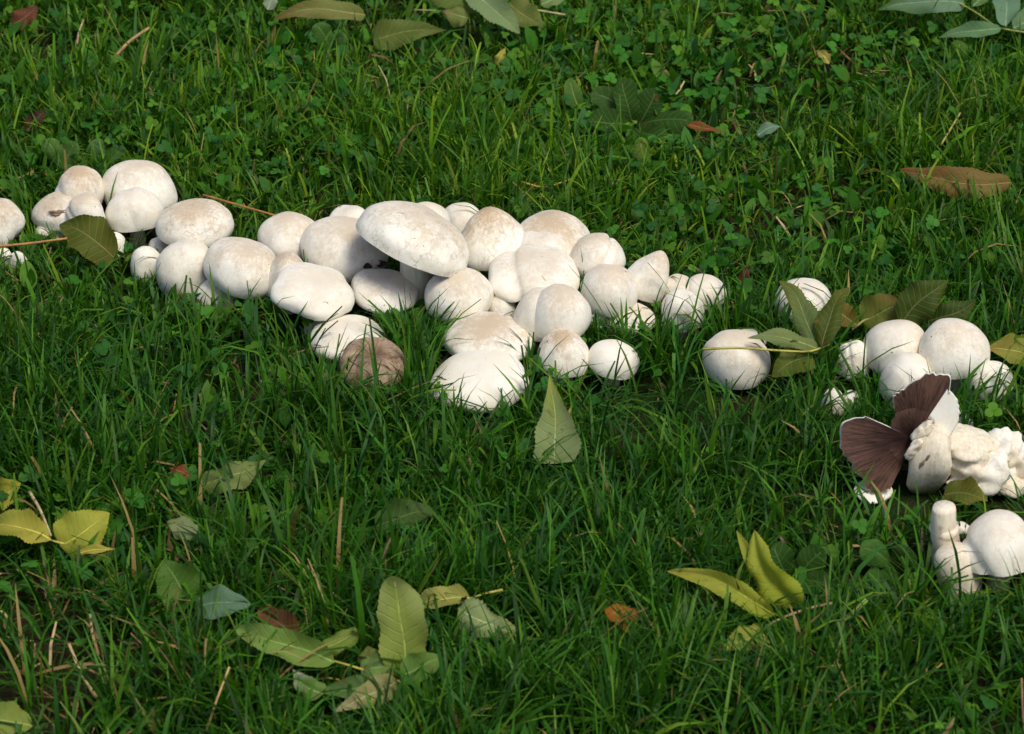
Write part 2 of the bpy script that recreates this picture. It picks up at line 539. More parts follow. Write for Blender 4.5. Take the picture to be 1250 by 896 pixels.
def main_group():
    m = lambda *a, **k: mushroom(*a, GM, **k)
    m(398, 250, 452, 292, .035, "mushroom mostly hidden behind the widest tilted cap and its pale neighbour", tan=.3)
    m(314, 258, 392, 318, .038, "rounded mushroom with dark grass blades across, behind the two brown holes", tan=.6)
    m(490, 246, 550, 300, .070, "cap showing only its crown behind the widest tilted cap", tan=.4)
    m(536, 247, 590, 292, .035, "white cap peeking out behind the ribbed conical mushroom", tan=.3)
    m(627, 256, 722, 330, .040, "big creamy mushroom with a grass blade lying over its brown tinged crown", tan=.85, lump=.05)
    m(632, 274, 702, 330, .045, "bulging mushroom pressed against the big creamy one behind it", tan=.45, lump=.05, tilt=(10, 0, 0))
    m(366, 263, 476, 346, .040, "large pale mushroom with two dark brown holes near its rim", tan=.55, crack=.4, lump=.025, tilt=(8, 4, 0))
    m(434, 245, 573, 339, .085, "widest cap of the cluster, tilted, with cracked skin and sharp lower edge", tan=.55, crack=.8, tilt=(25, -14, 0), tm=97, zq=.95, sq=.8, lump=.02, hlim=(.5, 1.1))
    m(558, 252, 648, 331, .045, "ribbed conical mushroom with brown crown", tan=.95, crack=.6, cone=.55, hlim=(.6, 1.5), sq=.9, tilt=(-4, -6, 0), wrinkle=.012)
    m(694, 284, 764, 344, .042, "mushroom with a curved fold across its front, under the leaning cone", tan=.6, crease=((-40, -.1, .12, .10),))
    m(596, 306, 708, 364, .045, "wide twin lobed mushroom with a central crease", tan=.45, crease=((12, -.25, .17, .13),), lump=.04)
    m(322, 305, 380, 372, .035, "tan sided mushroom squeezed between two large white caps", tan=.85, lump=.06, hlim=(.5, 1.4))
    m(330, 320, 433, 392, .052, "smooth white cap with thin crinkled lower edge overhanging dark grass", tan=.35, crack=.1, tm=96, sq=.8, tilt=(10, 8, 0), lump=.015, ragged=.05)
    m(428, 328, 511, 384, .034, "white mushroom under the two dark brown holes", tan=.55, tilt=(8, 0, 0))
    m(484, 318, 534, 372, .016, "brownish shaded mushroom tucked under the widest tilted cap", tan=.9, hlim=(.5, 1.5))
    m(518, 326, 603, 395, .040, "smooth round globe like mushroom beside the shaded brownish one", tan=.6, tm=114, lump=.015, lob=.02)
    m(594, 358, 630, 394, .020, "small tan mushroom wedged behind the globe and the twin topped ones", tan=.5, hlim=(.6, 1.5))
    m(760, 304, 817, 374, .030, "leaning cone shaped mushroom with a pinched lower tip", tan=.65, cone=.5, hlim=(.7, 1.7), tilt=(24, -8, 0), crease=((75, -.45, .16, .2),), lump=.05)
    m(806, 334, 850, 372, .020, "small mushroom behind the two white ones at the cluster's end", tan=.5)
    m(834, 334, 887, 378, .020, "white mushroom with a grass blade over it at the cluster's very end", tan=.35)
    m(806, 352, 861, 406, .020, "pale blocky mushroom beside the small clover at the cluster's end", tan=.1, sq=.65, hlim=(.5, 1.4))
    m(708, 322, 779, 388, .038, "round mushroom with crossing grass blades in front of the leaning cone", tan=.6, tm=112, lump=.02)
    m(740, 368, 800, 410, .014, "low cream mushroom in shadow behind the clover leaves", tan=.5)
    m(714, 366, 740, 406, .012, "little white stub beside the twin topped mushroom", tan=.1, hlim=(.7, 1.7))
    m(626, 348, 690, 420, .036, "rear half of a twin topped pair, mostly hidden behind its round partner", tan=.35, hlim=(.6, 1.4))
    m(648, 346, 722, 416, .050, "round front partner of a twin topped pair above the brown tipped one", tan=.6, tm=112, lump=.02)
    m(540, 386, 652, 443, .028, "wide flat mushroom with a tan central disc", tan=.75, lump=.015, tm=100)
    m(655, 402, 721, 462, .024, "peaked white mushroom with a brown withered tip", tan=.95, cone=.35, hlim=(.6, 1.4))
    m(716, 414, 781, 464, .022, "low slanting cap with thin cream edge among grass blades", tan=.15, tm=97, tilt=(12, 0, 0))
    m(378, 386, 470, 440, .024, "white mushroom in the grass beneath the overhanging smooth cap", tan=.25, hlim=(.4, 1.2))
    m(524, 433, 646, 497, .022, "broad bright white mushroom standing foremost in the grass by the upright leaf", tan=.12, crack=.1, lump=.025, tm=106, keep=.2)
    m(414, 411, 499, 482, .034, "old wrinkled brown mushroom with sunken dark centre", tan=1.0, old=True, dip=.35, wrinkle=.03, lump=.05, tilt=(0, 20, 0), hlim=(.45, 1.2), keep=.05)

def right_group():
    m = lambda *a, **k: mushroom(*a, GR, **k)
    m(945, 339, 1016, 398, .030, "lone white mushroom behind the yellow green leaf sprig", tan=.3, hlim=(.5, 1.3))
    m(890, 401, 936, 432, .022, "white cap showing only its top behind the lone round mushroom", tan=.05)
    m(857, 402, 941, 476, .024, "lone round mushroom with a leaf stalk lying across its crown", tan=.5, tm=112, hlim=(.5, 1.3))
    m(1072, 382, 1108, 412, .030, "small white cap hidden behind two round mushrooms by the dark leaf", tan=.1)
    m(1018, 410, 1064, 467, .020, "narrow white mushroom standing beside a round one under the drooping leaf", tan=.1, hlim=(.6, 1.6), crease=((15, -.1, .08, .1),))
    m(1052, 390, 1132, 462, .036, "round white mushroom with faint specks above the torn brown gills", tan=.35, tm=112)
    m(1121, 388, 1209, 464, .050, "round cream mushroom on a visible stem, with dark specks at its side", tan=.5, tm=108, crack=.35, hlim=(.5, 1.2))
    m(1180, 440, 1239, 494, .022, "small round white mushroom near the yellow leaf tip", tan=.05, tm=112, lump=.02)
    m(1073, 429, 1142, 500, .022, "smooth white cap directly behind the torn brown gills", tan=.15, hlim=(.5, 1.3))
    m(1000, 468, 1032, 514, .012, "small white button, larger of a pair low in the grass", tan=.1, hlim=(.6, 1.6))
    m(1026, 472, 1052, 510, .012, "small white button, narrower of a pair low in the grass", tan=.1, hlim=(.6, 1.6))
    m(1172, 620, 1268, 706, .036, "white mushroom with brown underside beside the upright stump stem", tan=.4, tilt=(-6, -16, 0), tm=98, crease=((35, -.42, .09, .1),), hlim=(.5, 1.2))
    m(1238, 560, 1268, 596, .010, "small white cap beside the crumbled mushroom", tan=.1)
    m(1042, 588, 1090, 612, .010, "thin white cap fragment lying in grass below the torn gills", tan=.1, hlim=(.3, 1))

left_group()
main_group()
right_group()

def dark_holes():
    """Two gnawed holes near the rim of the large pale mushroom."""
    pale = [o for o in bpy.data.objects if o.get("label", "").startswith("large pale mushroom")][0]
    cap = [c for c in pale.children if c.name.startswith("cap")][0]
    me = cap.data
    V = np.empty(len(me.vertices) * 3, np.float32)
    me.vertices.foreach_get("co", V)
    V = V.reshape(-1, 3)
    base = np.array(pale.location)
    uv = project(V + base)
    dep = (V + base - CAM) @ FWD
    for (u, v, a, b) in ((449, 325, 5.5, 3.6), (466, 322, 7, 4.2)):
        d2 = (uv[:, 0] - u) ** 2 + (uv[:, 1] - v) ** 2
        k = np.argsort(d2)[:6]
        k = k[np.argmin(dep[k])]
        p = V[k].astype(float)
        s = mpp(p + base)
        n = np.array([0.0, -0.84, 0.55])
        ph = np.arange(14) * 2 * math.pi / 14
        rr = 1 + 0.18 * np.sin(3 * ph + u)
        q = at_z(u, v, (p + base)[2]) - base
        c = q + n * 0.003
        up = np.array([0, 0.55, 0.84])
        ring = c + (np.cos(ph) * rr * a * s)[:, None] * RIGHT + (np.sin(ph) * rr * b * s)[:, None] * up
        inner = c - n * 0.004 + (np.cos(ph) * rr * a * s * .6)[:, None] * RIGHT + (np.sin(ph) * rr * b * s * .6)[:, None] * up
        VV = np.concatenate([ring, inner])
        FF = grid_faces(2, 14, True) + [tuple(range(14, 28))]
        ra = np.concatenate([np.stack([np.cos(ph), np.sin(ph), 0 * ph + 1], 1)] * 2)
        obj("gnawed_hole", new_mesh("gnawed_hole", VV, FF, M_GILL, {"rad": ra}), pale)
dark_holes()

def brown_spot():
    m = [o for o in bpy.data.objects if o.get("label", "").startswith("white mushroom with a small brown torn spot")][0]
    cap = [c for c in m.children if c.name.startswith("cap")][0]
    V = np.array([v.co[:] for v in cap.data.vertices])
    base = np.array(m.location)
    uv = project(V + base)
    d2 = (uv[:, 0] - 71) ** 2 + (uv[:, 1] - 257) ** 2
    k = np.argsort(d2)[:5]
    p = V[k[np.argmin((V[k] + base - CAM) @ FWD)]]
    B, F, dat, rad = blob(p, .0065, 305, (1.3, .5, .4), .5, 4)
    obj("brown_spot", new_mesh("brown_spot", B, F, M_OLD, {"dat": dat, "rad": rad}), m)

# ---- the torn mushroom that shows its gills
def fan(center, ex, ey, en, a0, a1, rad_px, seed, ridge=0.0016, cup=0.25, slant=0.0, soft=0.22):
    """A torn sector of cap: gills towards en, skin behind. Angles in degrees in the (ex, ey) plane."""
    q = np.random.default_rng(seed)
    na, nr = int((a1 - a0) * 2.2), 9
    ang = np.radians(np.linspace(a0, a1, na))
    f = np.linspace(0.10, 1.0, nr)
    A, Fq = np.meshgrid(ang, f)
    edge = 1 + 0.05 * np.sin(A * 4 + seed) + 0.02 * np.sin(A * 13 + seed * 2 + 2 * np.sin(A * 5)) + 0.012 * np.sin(A * 37 + 3 * np.sin(A * 9)) - slant * (A - ang[0]) / (ang[-1] - ang[0])
    taper = 1 - soft * np.exp(-((A - ang[0]) / 0.12) ** 2) - soft * np.exp(-((A - ang[-1]) / 0.12) ** 2)
    R = rad_px * Fq * (1 + (edge * taper - 1) * Fq)
    lift = cup * rad_px * Fq ** 2.2 + 0.02 * rad_px * np.sin(A * 4 + seed) * Fq
    rid = ridge * np.where(np.arange(na) % 3 == 0, 1.0, np.where(np.arange(na) % 3 == 1, -0.4, 0.0))[None, :] * np.clip(1.25 - Fq, 0, 1)
    P = center + (R * np.cos(A))[..., None] * ex + (R * np.sin(A))[..., None] * ey + (lift + rid)[..., None] * en
    G = P.reshape(-1, 3)
    rad = np.stack([np.cos(A), np.sin(A), Fq], -1).reshape(-1, 3)
    faces = grid_faces(nr, na)
    # skin: a thick dome behind the gills
    R2 = R * 1.025
    thin = 1 - .85 * np.exp(-((A - ang[0]) / 0.35) ** 2) - .85 * np.exp(-((A - ang[-1]) / 0.35) ** 2)
    back = (0.008 + 0.20 * rad_px * np.sqrt(np.clip(1.0 - 0.93 * Fq ** 2, 0, 1))) * np.clip(thin, .12, 1)
    Q = center + (R2 * np.cos(A))[..., None] * ex + (R2 * np.sin(A))[..., None] * ey + (lift - back * (1.02 - 0.75 * Fq ** 3) - 0.002)[..., None] * en
    S = Q.reshape(-1, 3)
    n = len(S)
    SV = np.concatenate([S, (P - 0.0012 * en).reshape(-1, 3)])
    SF = [fc[::-1] for fc in grid_faces(nr, na)]
    for j in range(na - 1):                                      # outer rim
        a = (nr - 1) * na + j
        SF.append((a, n + a, n + a + 1, a + 1))
    for i in range(nr - 1):                                      # torn radial sides
        for e in (0, na - 1):
            a, b = i * na + e, (i + 1) * na + e
            SF.append((a, b, n + b, n + a))
    return G, faces, rad, SV, SF

def torn_mushroom():
    cen = at_z(1118, 532, 0.070)
    base = np.array([cen[0], cen[1], 0.0])
    root = thing("torn_mushroom", "torn open mushroom showing two dark brown gill fans and broken stem", "mushroom", base)
    c = cen - base
    s = mpp(cen)
    en = np.array([-0.15, -0.84, 0.52]); en /= np.linalg.norm(en)
    ex = np.cross(np.array([0, 0, 1.0]), en); ex = -ex if ex[0] < 0 else ex
    ex /= np.linalg.norm(ex)
    ey = np.cross(en, ex); ey = -ey if ey[2] < 0 else ey
    for (a0, a1, r, seed, tilt, sl, cc) in ((57, 134, 83 * s, 3, 0.05, .34, c), (160, 250, 84 * s, 8, -0.10, 0.0, c + np.array([-.002, -.003, -.002]))):
        n2 = en + tilt * ey
        n2 /= np.linalg.norm(n2)
        G, GF, rad, SV, SF = fan(cc, ex, ey, n2, a0, a1, r, seed, cup=0.10, slant=sl)
        skin = np.zeros((len(SV), 3)); skin[:, 0] = 0.9; skin[:, 1] = 0.2; skin[:, 2] = 0.1
        rr = np.concatenate([rad, rad])
        cap = obj("cap_piece", new_mesh("cap_piece", SV, SF, M_CAP, {"dat": skin, "rad": rr}), root)
        g = obj("gills", new_mesh("gills", G, GF, M_GILL, {"rad": rad}), cap)
    # gills close to the stem, joining the two fans
    G, GF, rad, SV, SF = fan(c + 0.002 * en, ex, ey, en, 40, 268, 34 * s, 5, ridge=.0012, cup=0.02)
    obj("gills", new_mesh("gills", G, GF, M_GILL, {"rad": rad}), root)
    # the white rolled edge of the cap that is left beside the gills
    G, GF, rad, SV, SF = fan(c + 0.001 * en, ex, ey, en, 4, 62, 39 * s, 12, ridge=0.0, cup=0.22, slant=-.85, soft=.03)
    SV = np.concatenate([SV, G])
    SF = SF + [tuple(k + len(SV) - len(G) for k in f) for f in GF]
    dd = np.zeros((len(SV), 3)); dd[:, 0] = .9; dd[:, 1] = .25; dd[:, 2] = .2
    obj("cap_edge", new_mesh("cap_edge", SV, SF, M_CAP, {"dat": dd, "rad": np.concatenate([rad, rad, rad])}), root)
    # broken stem, thick and flaky, pointing out of the gills
    p = [at_z(u, v, z) - base for (u, v, z) in ((1141, 519, .082), (1141, 525, .080), (1141, 538, .070), (1138, 555, .055), (1133, 571, .038), (1128, 584, .020), (1126, 594, .002))]
    V, F = lathe_tube(p, np.array([.008, .012, .0155, .0185, .0195, .017, .009]), 30, 5, .12)
    V = V + 0.0030 * np.stack([sines3(V, 31, 130), sines3(V, 32, 130), sines3(V, 33, 130)], 1)
    obj("stem", new_mesh("stem", V, F, M_FLESH), root)
    for k, (u, v, z, r, fl, rt) in enumerate(((1126, 527, .084, .011, (.55, .5, 1.3), .7), (1117, 548, .068, .007, (.7, .6, 2.0), .6))):
        V, F, dat, rad = blob(at_z(u, v, z) - base, r, 140 + k * 5, fl, .3, 3, rt)
        obj("torn_flap", new_mesh("torn_flap", V, F, M_FLESH), root)
    for k, (u, v, z, r) in enumerate(((1122, 566, .052, .0045), (1129, 558, .060, .0035))):
        V, F, dat, rad = blob(at_z(u, v, z) - FWD * .0195 - base, r * .7, 170 + k * 5, (.6, .5, 1.5), .4, 4, .5)
        obj("torn_pit", new_mesh("torn_pit", V, F, M_OLD, {"dat": dat, "rad": rad}), root)
    OBST.append((cen[0] - .03, cen[1] - .01, .055, .004, .10))
    OBST.append((cen[0] + .015, cen[1] - .03, .022, .016, .45))

def blob(center, r, seed, flat=(1, 1, 1), rough=0.22, freq=2.4, rot=0.0):
    nu, nv = 36, 20
    th = np.linspace(0.04, math.pi - 0.04, nv)
    ph = np.arange(nu) * 2 * math.pi / nu
    T, Pp = np.meshgrid(th, ph, indexing='ij')
    P = np.stack([np.sin(T) * np.cos(Pp), np.sin(T) * np.sin(Pp), np.cos(T)], -1).reshape(-1, 3)
    d = 1 + rough * 0.6 * sines3(P, seed, freq) + rough * 0.35 * sines3(P, seed + 3, freq * 2.6) + rough * .18 * np.abs(sines3(P, seed + 7, freq * 6))
    P = P * d[:, None] * np.array(flat) * r
    ca, sa = math.cos(rot), math.sin(rot)
    P = np.stack([P[:, 0] * ca + P[:, 2] * sa, P[:, 1], -P[:, 0] * sa + P[:, 2] * ca], 1)
    F = [f[::-1] for f in grid_faces(nv, nu, True)] + [tuple(range(nu)), tuple(range((nv - 1) * nu, nv * nu))[::-1]]
    t = (T / math.pi).ravel()
    dat = np.stack([0.75 + 0 * t, np.full_like(t, .35), np.full_like(t, .5)], 1)
    rad = np.stack([np.cos(Pp).ravel(), np.sin(Pp).ravel(), t], 1)
    return P + center, F, dat, rad

def crumbled_mushroom():
    cen = at_z(1200, 568, 0.02)
    base = np.array([cen[0], cen[1], 0.0])
    root = thing("crumbled_mushroom", "crumbled white mushroom broken into flaky pieces with rusty flesh", "mushroom", base, GR)
    for i, (u, v, z, r, fl, rt, mt) in enumerate((
            (1190, 543, .052, .030, (1.2, .9, .42), .25, M_FLESH), (1222, 545, .040, .026, (1, 1, .6), -.5, M_CAP),
            (1184, 570, .034, .024, (.9, .8, .8), .2, M_FLESH), (1206, 578, .024, .026, (1.1, .9, .7), -.2, M_CAP),
            (1178, 592, .014, .022, (1, .9, .55), .1, M_CAP), (1238, 566, .026, .018, (.8, .8, 1.1), .4, M_FLESH),
            (1164, 556, .038, .013, (1, .8, .8), 0., M_FLESH), (1226, 592, .012, .018, (1.2, .9, .5), 0.2, M_FLESH))):
        V, F, dat, rad = blob(at_z(u, v, z) - base, r, 40 + i * 7, fl, .30, 2.6, rt)
        obj("cap_piece", new_mesh("cap_piece", V, F, mt, {"dat": dat, "rad": rad}), root)
    V, F, dat, rad = blob(at_z(1176, 562, .040) - base, .013, 99, (1.1, .6, .7), .35, 4)
    g = obj("gills", new_mesh("gills", V, F, M_GILL, {"rad": rad}), root)
    OBST.append((cen[0], cen[1], .058, .006, .15))
    # white chip between the gills and the pieces
    V, F, dat, rad = blob(np.zeros(3), .016, 77, (.9, .8, 1.0), .2)
    p = at_z(1172, 520, .018)
    o = obj("mushroom_chip", new_mesh("mushroom_chip", V, F, M_CAP, {"dat": dat, "rad": rad}))
    o.location = p
    o["label"] = "white mushroom chip between the broken stem and the crumbled pieces"
    o["category"] = "mushroom piece"
brown_spot()
torn_mushroom()
crumbled_mushroom()

def stump_stems():
    b = at_z(1152, 694, 0.0)
    root = thing("capless_mushroom", "upright capless white stem stump rising from the grass", "mushroom", b)
    p = [at_z(u, v, z) - b for (u, v, z) in ((1156, 690, 0.0), (1155, 672, .022), (1152, 650, .048), (1151, 634, .066), (1152, 622, .078), (1152, 618, .082))]
    V, F = lathe_tube(p, np.array([.019, .0165, .0145, .0135, .0128, .0118]), 20, 3, .05)
    obj("stem", new_mesh("stem", V, F, M_FLESH), root)
    ring = [at_z(1152, 646, .052) - b, at_z(1152, 644, .055) - b, at_z(1152, 642, .057) - b]
    V, F = lathe_tube(ring, np.array([.0150, .0158, .0146]), 20, 1, .06)
    obj("ring", new_mesh("ring", V, F, M_FLESH), root)
    OBST.append((b[0], b[1], .022, .004, .25))
    b = at_z(1172, 722, 0.0)
    root = thing("capless_mushroom", "thick broken stem base leaning against the upright stump", "mushroom", b)
    p = [at_z(u, v, z) - b for (u, v, z) in ((1176, 724, -.004), (1172, 712, .008), (1167, 694, .026), (1162, 676, .044), (1160, 669, .050))]
    V, F = lathe_tube(p, np.array([.021, .024, .0225, .021, .015]), 22, 8, .07)
    obj("stem", new_mesh("stem", V, F, M_FLESH), root)
    OBST.append((b[0], b[1], .03, .004, .25))
    p = at_z(1170, 646, .020)
    V, F, dat, rad = blob(np.zeros(3), .010, 57, (1.2, .8, .8), .2)
    o = obj("mushroom_chip", new_mesh("mushroom_chip", V, F, M_CAP, {"dat": dat, "rad": rad}))
    o.location = p
    o["label"] = "small white mushroom chip beside the upright stem stump"
    o["category"] = "mushroom piece"
stump_stems()

# ------------------------------------------------------------------ fallen leaves and sprigs
def leaf_mesh(name, A, B, width, nhint, fold=0.25, arch=0.1, twist=0.0, serr=0.10, tip=(0.3, 0.3, 0.05), colr=(0.2, 0.3, 0.03),
              shape=(0.75, 0.9), curl=0.0, ripple=0.12, seed=0, blunt=0.0, vein=0.10, bend=None, point=0.32):
    """Leaf from A (base) to B (tip). arch bends it along its length, curl rolls the tip over."""
    q = np.random.default_rng(seed + 500)
    A, B = np.asarray(A, float), np.asarray(B, float)
    L = np.linalg.norm(B - A)
    e = (B - A) / L
    n = np.asarray(nhint, float)
    n = n - e * (n @ e)
    n /= np.linalg.norm(n)
    x = np.cross(e, n)
    nl, nc = 41, 9
    s = np.linspace(0, 1, nl)
    pa, pb = shape
    pb = pb + point
    prof = s ** pa * (1 - s * (1 - blunt)) ** pb
    prof /= prof.max()
    hw = width / 2 * prof
    V, att, col = [], [], []
    ph = q.uniform(0, 6.28, 4)
    bend, und = (q.uniform(-.10, .10) if bend is None else bend), q.uniform(.012, .045)
    asym = q.uniform(.82, 1.0, 2)
    hang = q.uniform(-.22, .12)
    for i in range(nl):
        si = s[i]
        tooth = 1 + (serr * 0.55 * q.uniform(.3, 1.3) if i % 2 else -serr * 0.5 * q.uniform(.2, 1.2)) * (0.12 < si < 0.97)
        a = twist * (si - 0.3)
        xs = x * math.cos(a) + n * math.sin(a)
        ns = n * math.cos(a) - x * math.sin(a)
        cz = arch * L * 4 * si * (1 - si)
        cy = L * si
        if curl:
            k = max(0.0, (si - 0.62) / 0.38)
            r = L * 0.38 / (abs(curl) * math.pi)
            th = k * abs(curl) * math.pi
            if k > 0:
                cy = L * 0.62 + r * math.sin(th)
                cz += math.copysign(r * (1 - math.cos(th)), curl)
        cen = A + e * cy + n * (cz + und * L * math.sin(si * 7 + ph[3]) * si) + x * (bend * L * math.sin(si * 3.14) + 0.012 * L * math.sin(si * 8 + ph[0]))
        for j in range(nc):
            c = -1 + 2 * j / (nc - 1)
            w = hw[i] * c * (tooth if abs(c) > 0.99 else 1) * asym[0 if c < 0 else 1] * (1 + .09 * math.sin(si * 9 + ph[0] + (1.9 if c > 0 else 0)) + .05 * math.sin(si * 21 + ph[2] + (4 if c > 0 else 0)))
            lift = hang * width * (abs(c) ** 3) * prof[i] + fold * abs(w) * (1.2 - 0.3 * abs(c)) + ripple * width * c * c * math.sin(si * 11 + ph[1] + (2.3 if c > 0 else 0)) * prof[i]
            V.append(cen + xs * w * math.cos(math.atan(fold)) + ns * lift)
            att.append((c, si, vein))
            m = min(1, max(0, si * 1.5 - 0.65 + 0.25 * math.sin(4 * c + ph[2] + 5 * si)))
            col.append([(colr[k] * (1 - m) + tip[k] * m) * 0.82 for k in range(3)])
    F = grid_faces(nl, nc)
    rib = [V[i * nc + nc // 2] - n * 0.0004 for i in range(0, nl - 2, 3)]
    return new_mesh(name, np.array(V), F, M_LEAF, {"col": np.array(col), "luv": np.array(att)}), np.array(rib), x

def stalk_mesh(name, path, r0, r1, colr, n=7, wob=0.08):
    path = np.asarray(path)
    V, F = lathe_tube(path, np.linspace(r0, r1, len(path)), n, len(path), wob)
    return new_mesh(name, V, F, M_STRAW, {"col": np.tile(np.array(colr), (len(V), 1))})

UPN, CAMN = (0, 0, 1), (0, -0.84, 0.55)
YG, YEL, GRN, DGR, OLV, BRN, PAL = (.26, .33, .05), (.46, .42, .06), (.10, .22, .03), (.035, .10, .012), (.12, .14, .02), (.20, .085, .03), (.33, .42, .17)
BLUE = (.13, .25, .14)

def add_leaf(root, base, a, b, width, cover=True, stalk=None, kp=.34, **k):
    """a, b = (u, v, z) of leaf base and tip."""
    A, B = at_z(*a), at_z(*b)
    me, rib, x = leaf_mesh("leaf", A - base, B - base, width, **k)
    lf = obj("leaf", me, root)
    obj("midrib", stalk_mesh("midrib", rib, .0011, .0005, [min(1, c * 1.35) for c in k.get('colr', YG)], 6), lf)
    if stalk:
        S = [at_z(*p) - base for p in stalk]
        obj("stalk", stalk_mesh("stalk", [rib[0]] + S, .0012, .0016, YEL), lf)
    if cover:
        for f in np.linspace(0.08, 0.95, 6):
            c = A * (1 - f) + B * f
            OBST.append((c[0], c[1], max(.012, width * .5), max(.006, c[2] - .010), kp))
    return lf

def fallen(label, a, b, width, cat="leaf", name="fallen_leaf", group=None, stalk=None, **k):
    A, B = at_z(*a), at_z(*b)
    mid = (A + B) / 2
    base = np.array([mid[0], mid[1], 0.0])
    root = thing(name, label, cat, base, group)
    SEED[0] += 1
    k.setdefault('seed', SEED[0])
    k.setdefault('nhint', (0, -.45, .9))
    add_leaf(root, base, a, b, width, stalk=stalk, **k)
    return root

def sprig(label, stem, leaves, r=(.0016, .0011), col=YEL):
    P = [at_z(*p) for p in stem]
    base = np.array([P[0][0], P[0][1], 0.0])
    root = thing("leaf_sprig", label, "leaf sprig", base, "leaf sprigs fallen on the lawn")
    pts = np.array(P) - base
    # smooth the stem a little
    tt = np.linspace(0, len(pts) - 1, 14)
    path = np.stack([np.interp(tt, np.arange(len(pts)), pts[:, i]) for i in range(3)], 1)
    path[1:-1] = (path[:-2] + 2 * path[1:-1] + path[2:]) / 4
    obj("stem", stalk_mesh("stem", path, r[0], r[1], col), root)
    for i, (a, b, w, k) in enumerate(leaves):
        SEED[0] += 1
        k.setdefault('seed', SEED[0])
        k.setdefault('nhint', (0, -.45, .9))
        add_leaf(root, base, a, b, w, **k)
    return root

FG = "single fallen leaves lying on the lawn"
K = dict
def leaves():
    f = lambda *a, **k: fallen(*a, group=FG, **k)
    f("upright pointed yellow green leaf standing in grass before the broad white mushroom", (678, 566, .028), (672, 456, .118), .058,
      nhint=CAMN, colr=PAL, tip=(.38, .42, .05), fold=.12, shape=(.22, .85), serr=.07, arch=.02, ripple=.02, bend=.015)
    f("large russet brown leaf lying crosswise among clover", (1236, 224, .040), (1098, 206, .050), .050, colr=(.24, .17, .045), tip=(.20, .075, .025), serr=.05,
      shape=(.6, .6), ripple=.09, nhint=(0, -.7, .7), fold=.3, vein=.05)
    f("long pale leaf with brown middle lying crosswise beside a stalk", (446, 18, .045), (334, 22, .045), .034, colr=(.22, .24, .06), tip=(.21, .14, .045), shape=(.35, .35), fold=.3, serr=.04, nhint=(0, -.7, .7))
    f("olive green serrated leaf with a pointed tip at the lawn's back", (455, 48, .035), (546, 36, .05), .050, colr=(.15, .20, .04), tip=(.11, .14, .02), shape=(.35, .9), serr=.12, nhint=(0, -.7, .7))
    f("small yellow leaf standing up in the lawn by itself", (606, 80, .03), (617, 58, .055), .018, colr=(.5, .5, .08), tip=(.55, .5, .08), serr=0, nhint=CAMN)
    f("dark olive leaf lying over the straw stalk before small white mushrooms", (140, 318, .030), (72, 274, .062), .060, colr=OLV, tip=(.08, .11, .015), shape=(.5, .5), fold=.12, serr=.04, nhint=(-.2, -.6, .7))
    f("yellow green leaf tip poking in beside the small round mushroom", (1262, 438, .045), (1202, 426, .055), .046, colr=(.30, .32, .05), tip=(.30, .20, .05), shape=(.4, .8), nhint=(0, -.6, .8))
    f("broad bright yellow leaf with serrated edge among the yellow ones", (74, 668, .03), (134, 626, .055), .058, colr=(.40, .42, .05), tip=(.48, .48, .06), shape=(.4, .55), serr=.10, nhint=(0, -.6, .8))
    f("narrow curled yellow leaf edge under the broad yellow leaf", (94, 676, .04), (142, 670, .045), .014, colr=YEL, tip=(.5, .4, .08), fold=.6, serr=.02)
    f("small yellow leaf behind the top of the pale dry stalk", (-8, 606, .035), (26, 590, .05), .042, kp=.72, colr=(.42, .42, .05), tip=YEL, shape=(.4, .5), serr=.08, nhint=(0, -.7, .7))
    f("yellow leaf with a pale stalk beside the dry stalk", (62, 660, .04), (-14, 644, .045), .040, kp=.72, colr=YEL, tip=(.22, .27, .04), shape=(.7, .5), fold=.3, stalk=((78, 664, .04),))
    f("reddish brown leaf curled beside the pale green twig sprig", (366, 778, .035), (316, 744, .045), .036, colr=(.16, .07, .03), tip=BRN, shape=(.5, .5), nhint=(0, -.7, .7), fold=.4, ripple=.12)
    f("small orange leaf lying alone in the grass", (776, 766, .030), (738, 744, .045), .030, colr=(.48, .20, .03), tip=(.42, .14, .02), shape=(.4, .4), serr=.16, ripple=.12)
    f("pale green leaf with drooping olive tip resting by the twig sprig", (560, 742, .05), (658, 780, .032), .044, kp=.72, colr=PAL, tip=(.25, .24, .04), shape=(.45, 1.2), fold=.3, arch=.06, nhint=(.2, -.6, .7))
    f("slim yellow leaf with long stalk behind the tall curled leaf", (574, 730, .050), (500, 746, .036), .030, kp=.72, colr=(.42, .42, .10), tip=(.3, .36, .10), shape=(.5, .6), fold=.5, stalk=((594, 724, .052), (614, 720, .056)))
    f("lobed mid green leaf standing low in the grass", (234, 738, .018), (198, 684, .055), .052, kp=.72, colr=GRN, tip=(.09, .2, .03), shape=(.45, .55), serr=.06, nhint=CAMN, fold=.2)
    f("blue green blunt leaf lying flat behind the reddish brown leaf", (238, 744, .035), (306, 738, .045), .036, kp=.72, colr=BLUE, tip=(.15, .27, .17), shape=(.4, .4), serr=.02, nhint=(0, -.6, .8))
    f("pale half buried leaf under crossing grass blades", (246, 592, .03), (326, 562, .048), .040, kp=.72, colr=(.22, .28, .08), tip=(.2, .26, .06), shape=(.5, .7))
    f("dull green buried leaf beside the half buried pale one", (240, 652, .03), (204, 636, .04), .030, kp=.72, colr=(.24, .30, .13), tip=(.25, .28, .10), shape=(.4, .5))
    f("yellow green leaf poking in near the dead straw patch", (40, 886, .04), (-24, 874, .05), .042, colr=(.25, .32, .06), tip=(.2, .28, .05), shape=(.8, .5))
    f("dark olive leaf lying under the crumbled mushroom pieces", (1152, 604, .024), (1206, 612, .03), .040, colr=OLV, tip=(.2, .2, .03), shape=(.5, .5))
